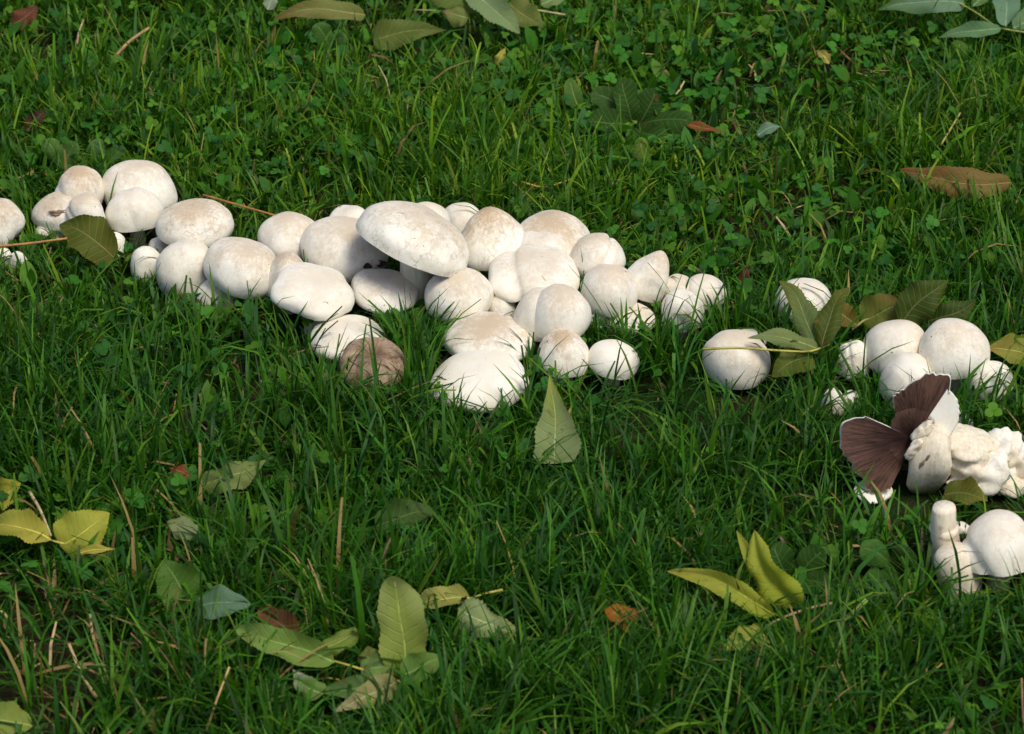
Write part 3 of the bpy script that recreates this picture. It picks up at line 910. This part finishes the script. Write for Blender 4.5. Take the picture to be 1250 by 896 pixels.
    f("large dull green leaf nearly buried under long grass", (458, 644, .03), (532, 626, .040), .042, kp=.72, colr=(.06, .13, .025), tip=(.07, .14, .03), shape=(.4, .4), serr=.03)
    f("slim rusty leaf fallen beside the dark green rosette", (836, 152, .035), (884, 164, .04), .016, colr=(.30, .10, .03), tip=BRN, fold=.5, ripple=.1)
    f("dark maroon leaf scrap in the clover far behind the small clump", (30, 160, .03), (56, 134, .045), .022, colr=(.07, .02, .015), tip=(.06, .02, .015), nhint=CAMN)
    f("russet leaf scrap standing among clover at the lawn's back", (16, 30, .03), (46, 8, .05), .036, colr=(.18, .06, .03), tip=(.13, .05, .02), shape=(.4, .5), nhint=CAMN)
    f("rust red leaf scrap behind the leaning cone mushroom", (906, 352, .02), (914, 322, .05), .016, colr=(.16, .05, .025), tip=(.12, .04, .02), nhint=CAMN)
    f("small pale leaf at the back by the long crosswise leaf", (326, 12, .04), (336, -8, .055), .024, colr=(.3, .38, .25), tip=(.3, .38, .25), nhint=CAMN)
    f("orange brown crumpled leaf scrap low in the grass near the buried pale leaf", (232, 584, .03), (206, 572, .035), .02, colr=(.30, .09, .03), tip=(.24, .08, .03), ripple=.15)
    f("small pale withered leaf in distant clover before the willowy branch", (1012, 78, .03), (996, 62, .04), .018, colr=(.40, .35, .08), tip=(.2, .12, .04))
    f("bluish leaf in clover behind the dark rosette's rusty leaf", (924, 166, .03), (954, 154, .04), .022, colr=(.16, .28, .17), tip=(.18, .3, .2), serr=.02)

    sprig("twig sprig with one tall curled leaf and drooping pale leaves", [(506, 872, .008), (492, 832, .032), (470, 826, .040), (425, 812, .042), (404, 806, .043)], [
        ((492, 828, .030), (476, 690, .135), .052, K(nhint=CAMN, colr=(.30, .38, .07), tip=(.40, .46, .16), fold=.18, shape=(.55, .45), curl=.30, serr=.06, arch=.03)),
        ((408, 808, .045), (284, 766, .060), .036, K(colr=(.20, .32, .06), tip=(.25, .38, .10), fold=.35, shape=(.5, .45), serr=.05, arch=.05, nhint=(0, -.7, .7))),
        ((484, 832, .036), (404, 870, .030), .034, K(colr=(.33, .32, .12), tip=(.42, .37, .22), shape=(.4, .8), fold=.3, nhint=(0, -.7, .7))),
        ((490, 826, .038), (540, 802, .050), .032, K(colr=(.16, .30, .06), tip=(.16, .28, .05), shape=(.45, .5), nhint=(0, -.7, .7))),
        ((478, 828, .036), (432, 790, .050), .030, K(colr=(.14, .20, .04), tip=(.12, .16, .03), shape=(.4, .4), curl=1.1, nhint=(0, -.6, .8))),
        ((440, 818, .040), (478, 814, .046), .034, K(colr=(.17, .29, .07), tip=(.2, .3, .08), shape=(.45, .5))),
        ((392, 794, .044), (452, 766, .060), .026, K(colr=(.22, .32, .05), tip=(.12, .16, .03), curl=.9, shape=(.4, .5))),
        ((394, 848, .025), (356, 816, .040), .026, K(colr=(.16, .27, .06), tip=(.55, .58, .42), shape=(.4, .8), nhint=CAMN)),
        ((470, 832, .030), (384, 844, .024), .026, K(colr=(.10, .20, .05), tip=(.12, .22, .06), shape=(.4, .6)))])
    sprig("yellow sprig with two upright folded leaves and a dry stalk", [(1018, 736, .036), (988, 742, .034), (960, 752, .032), (938, 762, .030), (926, 776, .030)], [
        ((978, 740, .036), (920, 648, .098), .050, K(colr=(.34, .40, .03), tip=(.40, .44, .05), fold=.75, shape=(.45, .45), serr=.13, nhint=(-.5, -.7, .5))),
        ((972, 736, .034), (898, 648, .088), .022, K(colr=(.28, .34, .03), tip=(.36, .38, .05), fold=.5, shape=(.45, .5), serr=.12, nhint=CAMN)),
        ((944, 752, .034), (814, 696, .072), .030, K(colr=(.36, .40, .04), tip=(.42, .38, .06), fold=.6, shape=(.45, .45), serr=.07, nhint=(0, -.8, .5))),
        ((936, 776, .030), (880, 796, .034), .034, K(colr=(.36, .38, .06), tip=(.26, .32, .04), fold=.3, shape=(.4, .6)))], col=(.42, .32, .14))
    sprig("olive leaf sprig draped over the lone mushrooms", [(858, 426, .076), (900, 424, .080), (950, 428, .072), (990, 430, .064), (1012, 420, .064)], [
        ((996, 424, .060), (952, 342, .100), .034, K(colr=(.13, .19, .055), tip=(.20, .21, .04), fold=.55, shape=(.5, .5), nhint=(.3, -.8, .4))),
        ((1004, 424, .066), (1036, 350, .105), .034, K(colr=(.07, .10, .012), tip=(.14, .16, .02), fold=.4, shape=(.5, .5), nhint=(-.4, -.8, .4))),
        ((1000, 428, .060), (912, 412, .072), .028, K(colr=(.20, .27, .08), tip=(.26, .33, .14), fold=.35, shape=(.5, .6), nhint=(0, -.4, .9))),
        ((990, 434, .054), (942, 460, .040), .042, K(colr=(.10, .14, .02), tip=(.12, .16, .02), fold=.3, shape=(.4, .5), nhint=(0, -.6, .8)))])
    sprig("dark olive leaves with browned edge behind the round mushrooms", [(1040, 402, .045), (1056, 390, .052), (1076, 384, .058)], [
        ((1046, 398, .050), (1014, 362, .075), .030, K(colr=(.20, .16, .03), tip=(.22, .10, .03), fold=.3, nhint=(0, -.7, .7))),
        ((1052, 392, .05), (1100, 368, .068), .050, K(colr=(.15, .18, .03), tip=(.16, .09, .02), fold=.3, shape=(.5, .5), nhint=(0, -.7, .7))),
        ((1098, 396, .060), (1158, 342, .105), .048, K(colr=(.055, .09, .012), tip=(.07, .11, .012), fold=.3, shape=(.5, .6), nhint=(0, -.8, .6))),
        ((1130, 392, .050), (1192, 366, .075), .036, K(colr=(.045, .085, .012), tip=(.06, .10, .015), fold=.3, shape=(.5, .6), nhint=(0, -.8, .6)))], col=(.34, .38, .10))
    sprig("pale green sprig of serrated leaves at the lawn's back", [(690, 18, .045), (640, 10, .050), (600, 8, .05), (560, 14, .05), (505, 12, .05)], [
        ((590, 8, .055), (520, -4, .065), .048, K(colr=(.13, .20, .035), tip=(.13, .18, .035), shape=(.5, .4), nhint=(0, -.7, .7))),
        ((572, 22, .05), (540, 14, .055), .034, K(colr=(.2, .25, .06), tip=(.30, .22, .10), shape=(.4, .6), nhint=(0, -.7, .7))),
        ((566, -12, .075), (634, 42, .035), .044, K(colr=(.24, .34, .15), tip=(.25, .35, .13), shape=(.5, .4), serr=.12, nhint=(0, -.7, .7))),
        ((622, 4, .055), (664, 32, .04), .046, K(colr=(.18, .22, .05), tip=(.13, .18, .03), shape=(.4, .5), nhint=(0, -.7, .7))),
        ((660, 6, .05), (692, -4, .055), .030, K(colr=(.2, .3, .1), tip=(.2, .3, .1), nhint=(0, -.7, .7)))], col=(.40, .36, .14))
    sprig("willowy branch with yellow stem and blue green leaves at the lawn's back", [(1285, 44, .055), (1240, 38, .06), (1218, 34, .06), (1190, 14, .065), (1160, -2, .07)], [
        ((1178, 6, .065), (1070, 14, .055), .046, K(colr=(.17, .30, .17), tip=(.07, .15, .03), shape=(.5, .7), serr=.02, nhint=(0, -.7, .7))),
        ((1222, 36, .06), (1146, 46, .048), .026, K(colr=(.14, .28, .12), tip=(.17, .30, .15), shape=(.5, .6), serr=.02, nhint=(0, -.7, .7))),
        ((1228, 32, .065), (1214, -10, .075), .040, K(colr=(.18, .32, .19), tip=(.18, .32, .2), shape=(.5, .5), serr=.02, nhint=CAMN)),
        ((1236, 34, .06), (1276, 4, .06), .040, K(colr=(.15, .27, .13), tip=(.18, .3, .17), shape=(.5, .5), serr=.02, nhint=(0, -.7, .7))),
        ((1186, 8, .065), (1204, -18, .08), .022, K(colr=(.13, .25, .08), tip=(.12, .25, .08), serr=.02, nhint=CAMN))], col=(.28, .32, .05))
leaves()

def rosettes():
    """Broad leaved weeds growing in the lawn, each with its leaves as parts."""
    spec = (
        ("dark broad leaved weed rosette spreading in the lawn behind the cluster", (775, 160), [((722, 112), .05), ((800, 108), .06), ((846, 150), .04), ((718, 150), .04), ((760, 96), .075), ((812, 172), .02)], (.04, .11, .015), .040),
        ("single oval weed leaf standing beside the dark rosette", (716, 152), [((694, 96), .06)], (.10, .22, .03), .026),
        ("oval weed leaf with pale ribs below the dark rosette", (796, 212), [((780, 168), .05)], (.13, .22, .03), .026),
        ("ribbed weed leaf standing near the willowy branch", (1158, 92), [((1172, 50), .05)], (.09, .21, .02), .034),
        ("pair of rounded weed leaves below the long crosswise leaf", (404, 72), [((386, 28), .055), ((420, 46), .05)], (.07, .18, .03), .034),
        ("cluster of broad weed leaves behind the yellow upright folded leaves", (968, 716), [((944, 664), .06), ((1006, 670), .055), ((1012, 712), .035), ((926, 712), .03)], (.045, .13, .02), .034),
        ("small oval weed leaf next to the lobed green leaf", (352, 730), [((346, 694), .04)], (.08, .18, .03), .026),
        ("tall ribbed weed leaves beside the back of the small clump", (78, 218), [((56, 170), .06), ((92, 172), .055)], (.09, .2, .04), .030),
        ("low weed leaf pair in clover near the small clump's large mushroom", (128, 200), [((110, 174), .04), ((150, 186), .04)], (.09, .2, .07), .026),
        ("weed leaves half hidden below the upright stem stump", (1090, 700), [((1050, 668), .04), ((1110, 668), .04), ((1060, 716), .02)], (.05, .14, .02), .034),
        ("broad weed leaf lying beside the yellow folded leaf", (862, 752), [((826, 742), .03), ((848, 728), .04)], (.05, .13, .02), .030),
    )
    for lab, c, lv, colr, w in spec:
        b = at_z(c[0], c[1], 0.0)
        root = thing("broad_leaved_weed", lab, "weed", b, "broad leaved weeds growing in the lawn")
        for i, ((u, v), z) in enumerate(lv):
            SEED[0] += 1
            q = random.uniform(.8, 1.2)
            A, B = b + np.array([0, 0, .004]), at_z(u, v, z)
            me, rib, x = leaf_mesh("leaf", A - b, B - b, w, (0, -.6, .8), fold=.2, arch=.08, serr=.02, shape=(.9, .45), colr=[k * q for k in colr], tip=[k * q * 1.1 for k in colr], seed=SEED[0], ripple=.06, vein=.10, point=0.0)
            lf = obj("leaf", me, root)
            obj("midrib", stalk_mesh("midrib", rib, .0013, .0006, [k * 1.5 for k in colr], 6), lf)
            for f in (.4, .7, .95):
                p = A * (1 - f) + B * f
                OBST.append((p[0], p[1], w * .45, max(.006, p[2] - .008), .3))
rosettes()

def stalks():
    spec = (
        ("orange straw stalk lying beside the dark olive leaf", [(-20, 302, .045), (30, 298, .048), (82, 291, .055)], .0020, (.50, .24, .06)),
        ("thin orange stalk behind the broad tan scaled mushroom", [(248, 238, .05), (290, 250, .055), (336, 263, .06)], .0018, (.42, .18, .04)),
        ("pale dry stalk crossing the yellow leaves", [(36, 600, .055), (50, 624, .05), (62, 654, .045)], .0018, (.52, .40, .20)),
        ("yellow straw lying in the lawn behind the big creamy mushroom", [(636, 222, .04), (664, 230, .04), (700, 218, .04)], .0017, (.50, .36, .05)),
        ("thick tan twig in the clover at the lawn's back", [(140, 70, .03), (158, 50, .045), (182, 34, .05)], .0026, (.42, .27, .10)),
        ("short thin tan twig near the thick tan twig", [(94, 54, .03), (96, 40, .04), (102, 24, .05)], .0017, (.45, .34, .16)),
        ("pale straw stem standing in the clover by the russet leaf", [(1148, 178, .03), (1160, 158, .045), (1172, 138, .055)], .0016, (.48, .38, .10)),
        ("thin bent straw in the lawn behind the widest cap", [(476, 118, .03), (472, 98, .05), (462, 80, .05)], .0013, (.45, .36, .14)),
        ("dry straw leaning in the dead grass patch", [(252, 892, .02), (264, 856, .045), (280, 814, .07)], .0014, (.55, .36, .13)),
        ("curved straw stub in the dead grass patch", [(120, 800, .02), (112, 772, .04), (110, 750, .05)], .0020, (.50, .34, .14)),
        ("pale frayed straw beside the dead grass patch", [(118, 852, .015), (98, 820, .03), (84, 786, .045)], .0022, (.52, .38, .18)),
        ("thin brown straw upright near the lawn's lower corner", [(1250, 896, .01), (1248, 860, .04), (1247, 828, .065)], .0015, (.36, .22, .12)),
        ("light green blunt stalk lying below the upright stump", [(1020, 764, .03), (1040, 750, .045), (1058, 732, .06)], .0032, (.22, .36, .06)),
        ("yellow bent straw in grass below the light green blunt stalk", [(1130, 812, .03), (1131, 826, .02), (1150, 810, .03)], .0014, (.50, .33, .06)),
    )
    for lab, pts, r, colr in spec:
        P = np.array([at_z(*p) for p in pts])
        b = np.array([P[0][0], P[0][1], 0.0])
        t = np.linspace(0, 2, 9)
        path = np.stack([np.interp(t, [0, 1, 2], (P - b)[:, i]) for i in range(3)], 1)
        path[1:-1] = (path[:-2] + path[1:-1] * 2 + path[2:]) / 4
        o = obj("dry_stalk", stalk_mesh("dry_stalk", path, r, r * .75, colr))
        o.location = b
        o["label"], o["category"], o["group"] = lab, "stalk", "dry stalks lying on the lawn"
        for p in P:
            OBST.append((p[0], p[1], .012, max(.006, p[2] - .012), .35))
stalks()

# ------------------------------------------------------------------ the sward
def limit_height(x, y, hgt):
    """How tall growth may be at x, y without standing inside or pushed-down by what lies on the lawn."""
    lim = np.full(len(x), 9.0)
    for (ox, oy, r, free, keep) in OBST:
        dx, dy = x - ox, y - oy
        near = (np.abs(dx) < r + .02) & (dy > -r - .16) & (dy < r + .02)
        if not near.any():
            continue
        k = np.where(near)[0]
        d = np.sqrt(dx[k] ** 2 + dy[k] ** 2)
        inside = d < r * 0.97
        front = (~inside) & (np.abs(dx[k]) < r * 0.97) & (dy[k] < 0)
        l = np.full(len(k), 9.0)
        l[inside] = free
        gap = -dy[k] - np.sqrt(np.clip(r * r - dx[k] ** 2, 0, None))
        l[front] = np.maximum(free + 0.014 + gap[front] * 0.62, .018)
        skip = (rng.random(len(k)) < keep) & front
        l[skip] = 9.0
        lim[k] = np.minimum(lim[k], l)
    return lim

GREENS = np.array([[.030, .108, .005], [.046, .150, .008], [.016, .072, .006], [.076, .185, .008], [.024, .098, .014], [.12, .21, .015]])
GW = np.array([.27, .25, .20, .12, .11, .05])

def field(x, y):
    """0 at the near, longer grass; 1 in the short clover-rich lawn behind the mushrooms."""
    return np.clip((y + .05 + .12 * sines(x, y, 21, 5)) / .45, 0, 1)

def blades(x, y, L, Wd, nseg, straw, droop=1.0, az=None):
    n = len(x)
    az = rng.uniform(0, 2 * math.pi, n) if az is None else az
    th0 = np.abs(rng.normal(0.22, 0.34, n))
    th1 = np.abs(rng.normal(0.55, 0.75, n)) * droop
    flat = rng.random(n) < 0.14
    th0[flat] += rng.uniform(.5, 1.0, flat.sum())
    ns = nseg + 1
    s = np.linspace(0, 1, ns)
    dirx, diry = np.cos(az), np.sin(az)
    cx, cz = np.zeros(n), np.zeros(n)
    pts = [(cx.copy(), cz.copy())]
    for i in range(1, ns):
        th = np.clip(th0 + th1 * ((s[i] + s[i - 1]) / 2) ** 1.4, 0, 2.4)
        cx = cx + np.sin(th) * L / nseg
        cz = cz + np.cos(th) * L / nseg
        pts.append((cx.copy(), cz.copy()))
    top = np.max([p[1] for p in pts], 0)
    lim = limit_height(x, y, top)
    sc = np.clip(lim / np.maximum(top, 1e-4), 0, 1)
    # also look at the tip so that bending blades do not end inside a cap
    ok = sc > 0.16
    for (_, cp, cr, ch) in CAPS:
        k = np.where((np.abs(x - cp[0]) < cr + .13) & (np.abs(y - cp[1]) < cr + .13))[0]
        if not len(k):
            continue
        for i in range(1, ns):
            ex = (x[k] + dirx[k] * pts[i][0][k] * sc[k] - cp[0]) / cr
            ey = (y[k] + diry[k] * pts[i][0][k] * sc[k] - cp[1]) / cr
            ez = (pts[i][1][k] * sc[k] - cp[2]) / ch
            ok[k] &= ~((ex ** 2 + ey ** 2 < 1.02) & (ex ** 2 + ey ** 2 + np.where(ez > 0, ez, ez * .35) ** 2 < 1.04))
    tw = rng.normal(0, .55, n)
    blunt = np.where(rng.random(n) < .3, .55, .06)
    V = np.zeros((n, ns, 2, 3), np.float32)
    for i in range(ns):
        a = az + math.pi / 2 + tw * s[i]
        prof = (0.65 + 0.9 * s[i] - 0.6 * s[i] ** 2) if i < nseg else 1.0
        w = Wd * prof * (blunt if i == nseg else (1.0 if s[i] < .7 else .75)) * 0.5
        bx, by = x + dirx * pts[i][0] * sc, y + diry * pts[i][0] * sc
        for j, sg in enumerate((-1, 1)):
            V[:, i, j, 0] = bx + sg * np.cos(a) * w
            V[:, i, j, 1] = by + sg * np.sin(a) * w
            V[:, i, j, 2] = pts[i][1] * sc - .002 + (0.25 * w if j else 0)
    f = field(x, y)
    ci = rng.choice(len(GREENS), n, p=GW)
    col = GREENS[ci] * rng.uniform(.6, 1.45, (n, 1))
    hue = 0.5 + 0.25 * sines(x, y, 55, 6)
    col = col * (1 + (f * .70 + hue * .3 - .2)[:, None] * np.array([1.0, .45, .1]))
    dead = rng.random(n) < straw
    col[dead] = np.array([.34, .24, .09]) * rng.uniform(.5, 1.3, (dead.sum(), 1))
    V, col = V[ok], col[ok]
    n = len(V)
    colv = np.repeat(col, ns * 2, 0)
    # ageing tips on a few blades
    st = np.arange(n)[:, None] * ns * 2 + np.arange(nseg)[None, :] * 2
    st = st.ravel()
    F = np.stack([st, st + 1, st + 3, st + 2], 1)
    return V.reshape(-1, 3), F, colv

def merge(parts):
    V, F, Cc, off = [], [], [], 0
    for v, f, c in parts:
        V.append(v); F.append(f + off); Cc.append(c); off += len(v)
    return np.concatenate(V), np.concatenate(F), np.concatenate(Cc)

X0, X1, Y0, Y1 = -.98, .98, -.86, 1.32

def grass():
    # tufts inside the part in view
    nt = 19000
    tx, ty = rng.uniform(X0, X1, nt), rng.uniform(Y0, Y1, nt)
    dens = 0.62 + .30 * sines(tx, ty, 8, 11)
    keep = rng.random(nt) < np.clip(dens, .22, 1)
    tx, ty = tx[keep], ty[keep]
    per = rng.integers(7, 14, len(tx))
    idx = np.repeat(np.arange(len(tx)), per)
    n = len(idx)
    a = rng.uniform(0, 6.283, n)
    rr = np.abs(rng.normal(0, .008, n))
    x, y = tx[idx] + rr * np.cos(a), ty[idx] + rr * np.sin(a)
    f = field(x, y)
    th = rng.normal(0, .16, len(tx))[idx]
    L = (0.068 - .024 * f + .010 * sines(x, y, 33, 9)) * np.exp(rng.normal(0, .30, n) + th)
    L = L * (1 - .22 * np.exp(-(((x + .42) / .16) ** 2 + ((y + .55) / .11) ** 2)))
    L = np.clip(L, .014, .125)
    Wd = np.clip(rng.lognormal(math.log(.0029), .38, n), .0012, .0075)
    straw = np.clip(.014 + .12 * np.exp(-(((x + .42) / .16) ** 2 + ((y + .52) / .12) ** 2)), 0, .5)
    az = a + rng.normal(0, .9, n)
    p1 = blades(x, y, L, Wd, 4, straw, 1.15, az)
    # longer single blades rising over the others
    n = 2600
    x, y = rng.uniform(X0, X1, n), rng.uniform(Y0, Y1, n)
    L = rng.uniform(.07, .125, n) * (1 - .35 * field(x, y))
    p2 = blades(x, y, L, rng.uniform(.002, .0050, n), 4, np.full(n, .01), .9)
    V, F, col = merge([p1, p2])
    o = obj("grass", new_mesh("grass", V, F, M_GRASS, {"col": col}))
    o["kind"] = "stuff"
    o["label"], o["category"] = "green lawn grass growing round the mushrooms", "grass"
    # coarser sward around
    n = 90000
    x, y = rng.uniform(-4.2, 4.2, n), rng.uniform(-4.4, 5.2, n)
    out = ~((x > X0) & (x < X1) & (y > Y0) & (y < Y1))
    x, y = x[out], y[out]
    n = len(x)
    V, F, col = blades(x, y, rng.uniform(.035, .075, n), rng.uniform(.004, .008, n), 2, np.full(n, .02), 1.2)
    o = obj("grass", new_mesh("grass", V, F, M_GRASS, {"col": col}))
    o["kind"] = "stuff"
    o["label"], o["category"] = "surrounding lawn grass beyond the mushrooms", "grass"
grass()

def fan_leaves(P, nrm, ax, ln, wd, nside, col, notch=0.0):
    """Many small leaves at once. P base, ax unit length axis, nrm unit normal: outline of 2*nside+2 points."""
    n = len(P)
    bx = np.cross(ax, nrm)
    s = np.linspace(0, 1, nside + 2)[1:-1]
    out = [np.zeros((n, 3))]
    prof = np.sin(np.pi * s ** 0.85) ** 0.75
    up = .10
    for si, pi in zip(s, prof):
        out.append(ax * (ln * si)[:, None] + bx * (wd * pi * .5)[:, None] + nrm * (wd * up)[:, None])
    out.append(ax * (ln * (1 - notch))[:, None])
    for si, pi in zip(s[::-1], prof[::-1]):
        out.append(ax * (ln * si)[:, None] - bx * (wd * pi * .5)[:, None] + nrm * (wd * up)[:, None])
    k = len(out)
    V = np.stack(out, 1) + P[:, None, :]
    off = (np.arange(n) * k)[:, None]
    F = []
    half = nside
    for i in range(half):                    # strips left and right of the midrib, joined through base and tip
        pass
    left = [1 + i for i in range(half)]
    right = [k - 1 - i for i in range(half)]
    quads = [(0, left[0], left[0], right[0])]
    tris = [(0, left[0], right[0])]
    for i in range(half - 1):
        tris += [(left[i], left[i + 1], right[i]), (left[i + 1], right[i + 1], right[i])]
    tris += [(left[-1], half + 1, right[-1])]
    F = np.concatenate([off + np.array(t)[None, :] for t in tris])
    return V.reshape(-1, 3), F, np.repeat(col, k, 0)

def unit(v):
    return v / np.maximum(np.linalg.norm(v, axis=1, keepdims=True), 1e-9)

def clover():
    parts = []
    n = 15000
    x, y = rng.uniform(X0, X1, n), rng.uniform(Y0, Y1, n)
    f = field(x, y)
    pat = sines(x, y, 77, 8)
    keep = rng.random(n) < np.clip(.10 + .42 * f + .24 * pat, .02, 1)
    x, y, f = x[keep], y[keep], f[keep]
    h = np.clip(rng.normal(.030, .010, len(x)), .008, .055)
    lim = limit_height(x, y, h)
    ok = lim > .012
    x, y, h, f = x[ok], y[ok], np.minimum(h, lim - .003)[ok], f[ok]
    n = len(x)
    top = np.stack([x + rng.normal(0, .006, n), y + rng.normal(0, .006, n), h], 1)
    nrm = unit(np.stack([rng.normal(0, .6, n), rng.normal(-.1, .6, n), np.ones(n)], 1))
    t0 = unit(np.cross(nrm, unit(rng.normal(size=(n, 3)))))
    t1 = np.cross(nrm, t0)
    a0 = rng.uniform(0, 6.28, n)
    base = np.array([[.028, .130, .008], [.042, .160, .012], [.024, .110, .016], [.070, .18, .010]])[rng.integers(0, 4, n)] * rng.uniform(.75, 1.3, (n, 1))
    size = rng.uniform(.0055, .0135, n)
    for k in range(3):
        a = a0 + k * 2.094
        ax = unit(t0 * np.cos(a)[:, None] + t1 * np.sin(a)[:, None] + nrm * rng.normal(.05, .2, n)[:, None])
        nn = unit(np.cross(np.cross(ax, nrm), ax))
        parts.append(fan_leaves(top, nn, ax, size, size * .95, 3, base * rng.uniform(.9, 1.1, (n, 1)), .06))
    # leaf stalks as thin triangles
    root = np.stack([x, y, np.full(n, -.002)], 1)
    V = np.stack([root, root + np.array([.0012, 0, 0]), top], 1)
    off = (np.arange(n) * 3)[:, None]
    parts.append((V.reshape(-1, 3), off + np.array([[0, 1, 2]]), np.repeat(base * .9, 3, 0)))
    V, F, col = merge(parts)
    o = obj("clover", new_mesh("clover", V, F, M_CLOVER, {"col": col}))
    o["kind"] = "stuff"
    o["label"], o["category"] = "low clover leaves mixed through the lawn", "clover"

    # small oval weed leaves rising from low rosettes
    n = 9000
    x, y = rng.uniform(X0, X1, n), rng.uniform(Y0, Y1, n)
    f = field(x, y)
    keep = rng.random(n) < np.clip(.14 + .55 * f + .25 * sines(x, y, 91, 10), .03, 1)
    x, y = x[keep], y[keep]
    n = len(x)
    ln = rng.uniform(.016, .042, n)
    el = np.clip(rng.normal(.75, .35, n), .15, 1.4)
    lim = limit_height(x, y, ln)
    ok = lim > ln * np.sin(el) + .004
    x, y, ln, el = x[ok], y[ok], ln[ok], el[ok]
    n = len(x)
    az = rng.uniform(0, 6.28, n)
    ax = np.stack([np.cos(az) * np.cos(el), np.sin(az) * np.cos(el), np.sin(el)], 1)
    nn = unit(np.stack([-np.cos(az) * np.sin(el), -np.sin(az) * np.sin(el), np.cos(el)], 1) + rng.normal(0, .25, (n, 3)))
    nn = unit(nn - ax * (nn * ax).sum(1, keepdims=True))
    base = np.array([[.032, .125, .008], [.052, .165, .010], [.034, .120, .028], [.09, .19, .02]])[rng.choice(4, n, p=[.4, .35, .13, .12])] * rng.uniform(.7, 1.3, (n, 1))
    P = np.stack([x, y, np.full(n, .006) + rng.uniform(0, .012, n)], 1)
    V, F, col = fan_leaves(P, nn, ax, ln, ln * rng.uniform(.3, .55, n), 4, base)
    o = obj("lawn_weeds", new_mesh("lawn_weeds", V, F, M_CLOVER, {"col": col}))
    o["kind"] = "stuff"
    o["label"], o["category"] = "small oval weed leaves mixed through the lawn", "weeds"
clover()

def thatch():
    n = 9000
    x, y = rng.uniform(X0, X1, n), rng.uniform(Y0, Y1, n)
    patch = np.exp(-(((x + .42) / .18) ** 2 + ((y + .50) / .14) ** 2))
    keep = rng.random(n) < np.clip(.16 + .14 * sines(x, y, 13, 9) + .9 * patch, .03, 1)
    x, y = x[keep], y[keep]
    n = len(x)
    ln = rng.uniform(.012, .055, n)
    az = rng.uniform(0, 6.28, n)
    el = np.abs(rng.normal(0, .35, n))
    z = np.abs(rng.normal(.006, .009, n))
    ok = limit_height(x, y, z) > .05
    x, y, ln, az, el, z = (q[ok] for q in (x, y, ln, az, el, z))
    n = len(x)
    d = np.stack([np.cos(az) * np.cos(el), np.sin(az) * np.cos(el), np.sin(el)], 1) * ln[:, None]
    sd = np.stack([-np.sin(az), np.cos(az), rng.normal(0, .5, n)], 1) * rng.uniform(.0006, .0016, n)[:, None]
    P = np.stack([x, y, z], 1)
    bend = np.stack([rng.normal(0, .003, n), rng.normal(0, .003, n), rng.normal(0, .003, n)], 1)
    V = np.stack([P - sd, P + sd, P + d * .5 + bend - sd, P + d * .5 + bend + sd, P + d - sd * .6, P + d + sd * .6], 1)
    off = (np.arange(n) * 6)[:, None]
    F = np.concatenate([off + np.array([[0, 1, 3, 2]]), off + np.array([[2, 3, 5, 4]])])
    col = np.array([[.30, .20, .07], [.20, .11, .04], [.42, .32, .14], [.14, .07, .03], [.36, .20, .06]])[rng.integers(0, 5, n)] * rng.uniform(.6, 1.2, (n, 1))
    o = obj("dead_thatch", new_mesh("dead_thatch", V.reshape(-1, 3), F, M_STRAW, {"col": np.repeat(col, 6, 0)}))
    o["kind"] = "stuff"
    o["label"], o["category"] = "dead straw and thatch lying between the grass", "thatch"
thatch()

if False:
    for i, (l, p, R, H) in enumerate(CAPS):
        print("CAP", l[:40], np.round(p, 3), round(R, 3), round(H, 3))
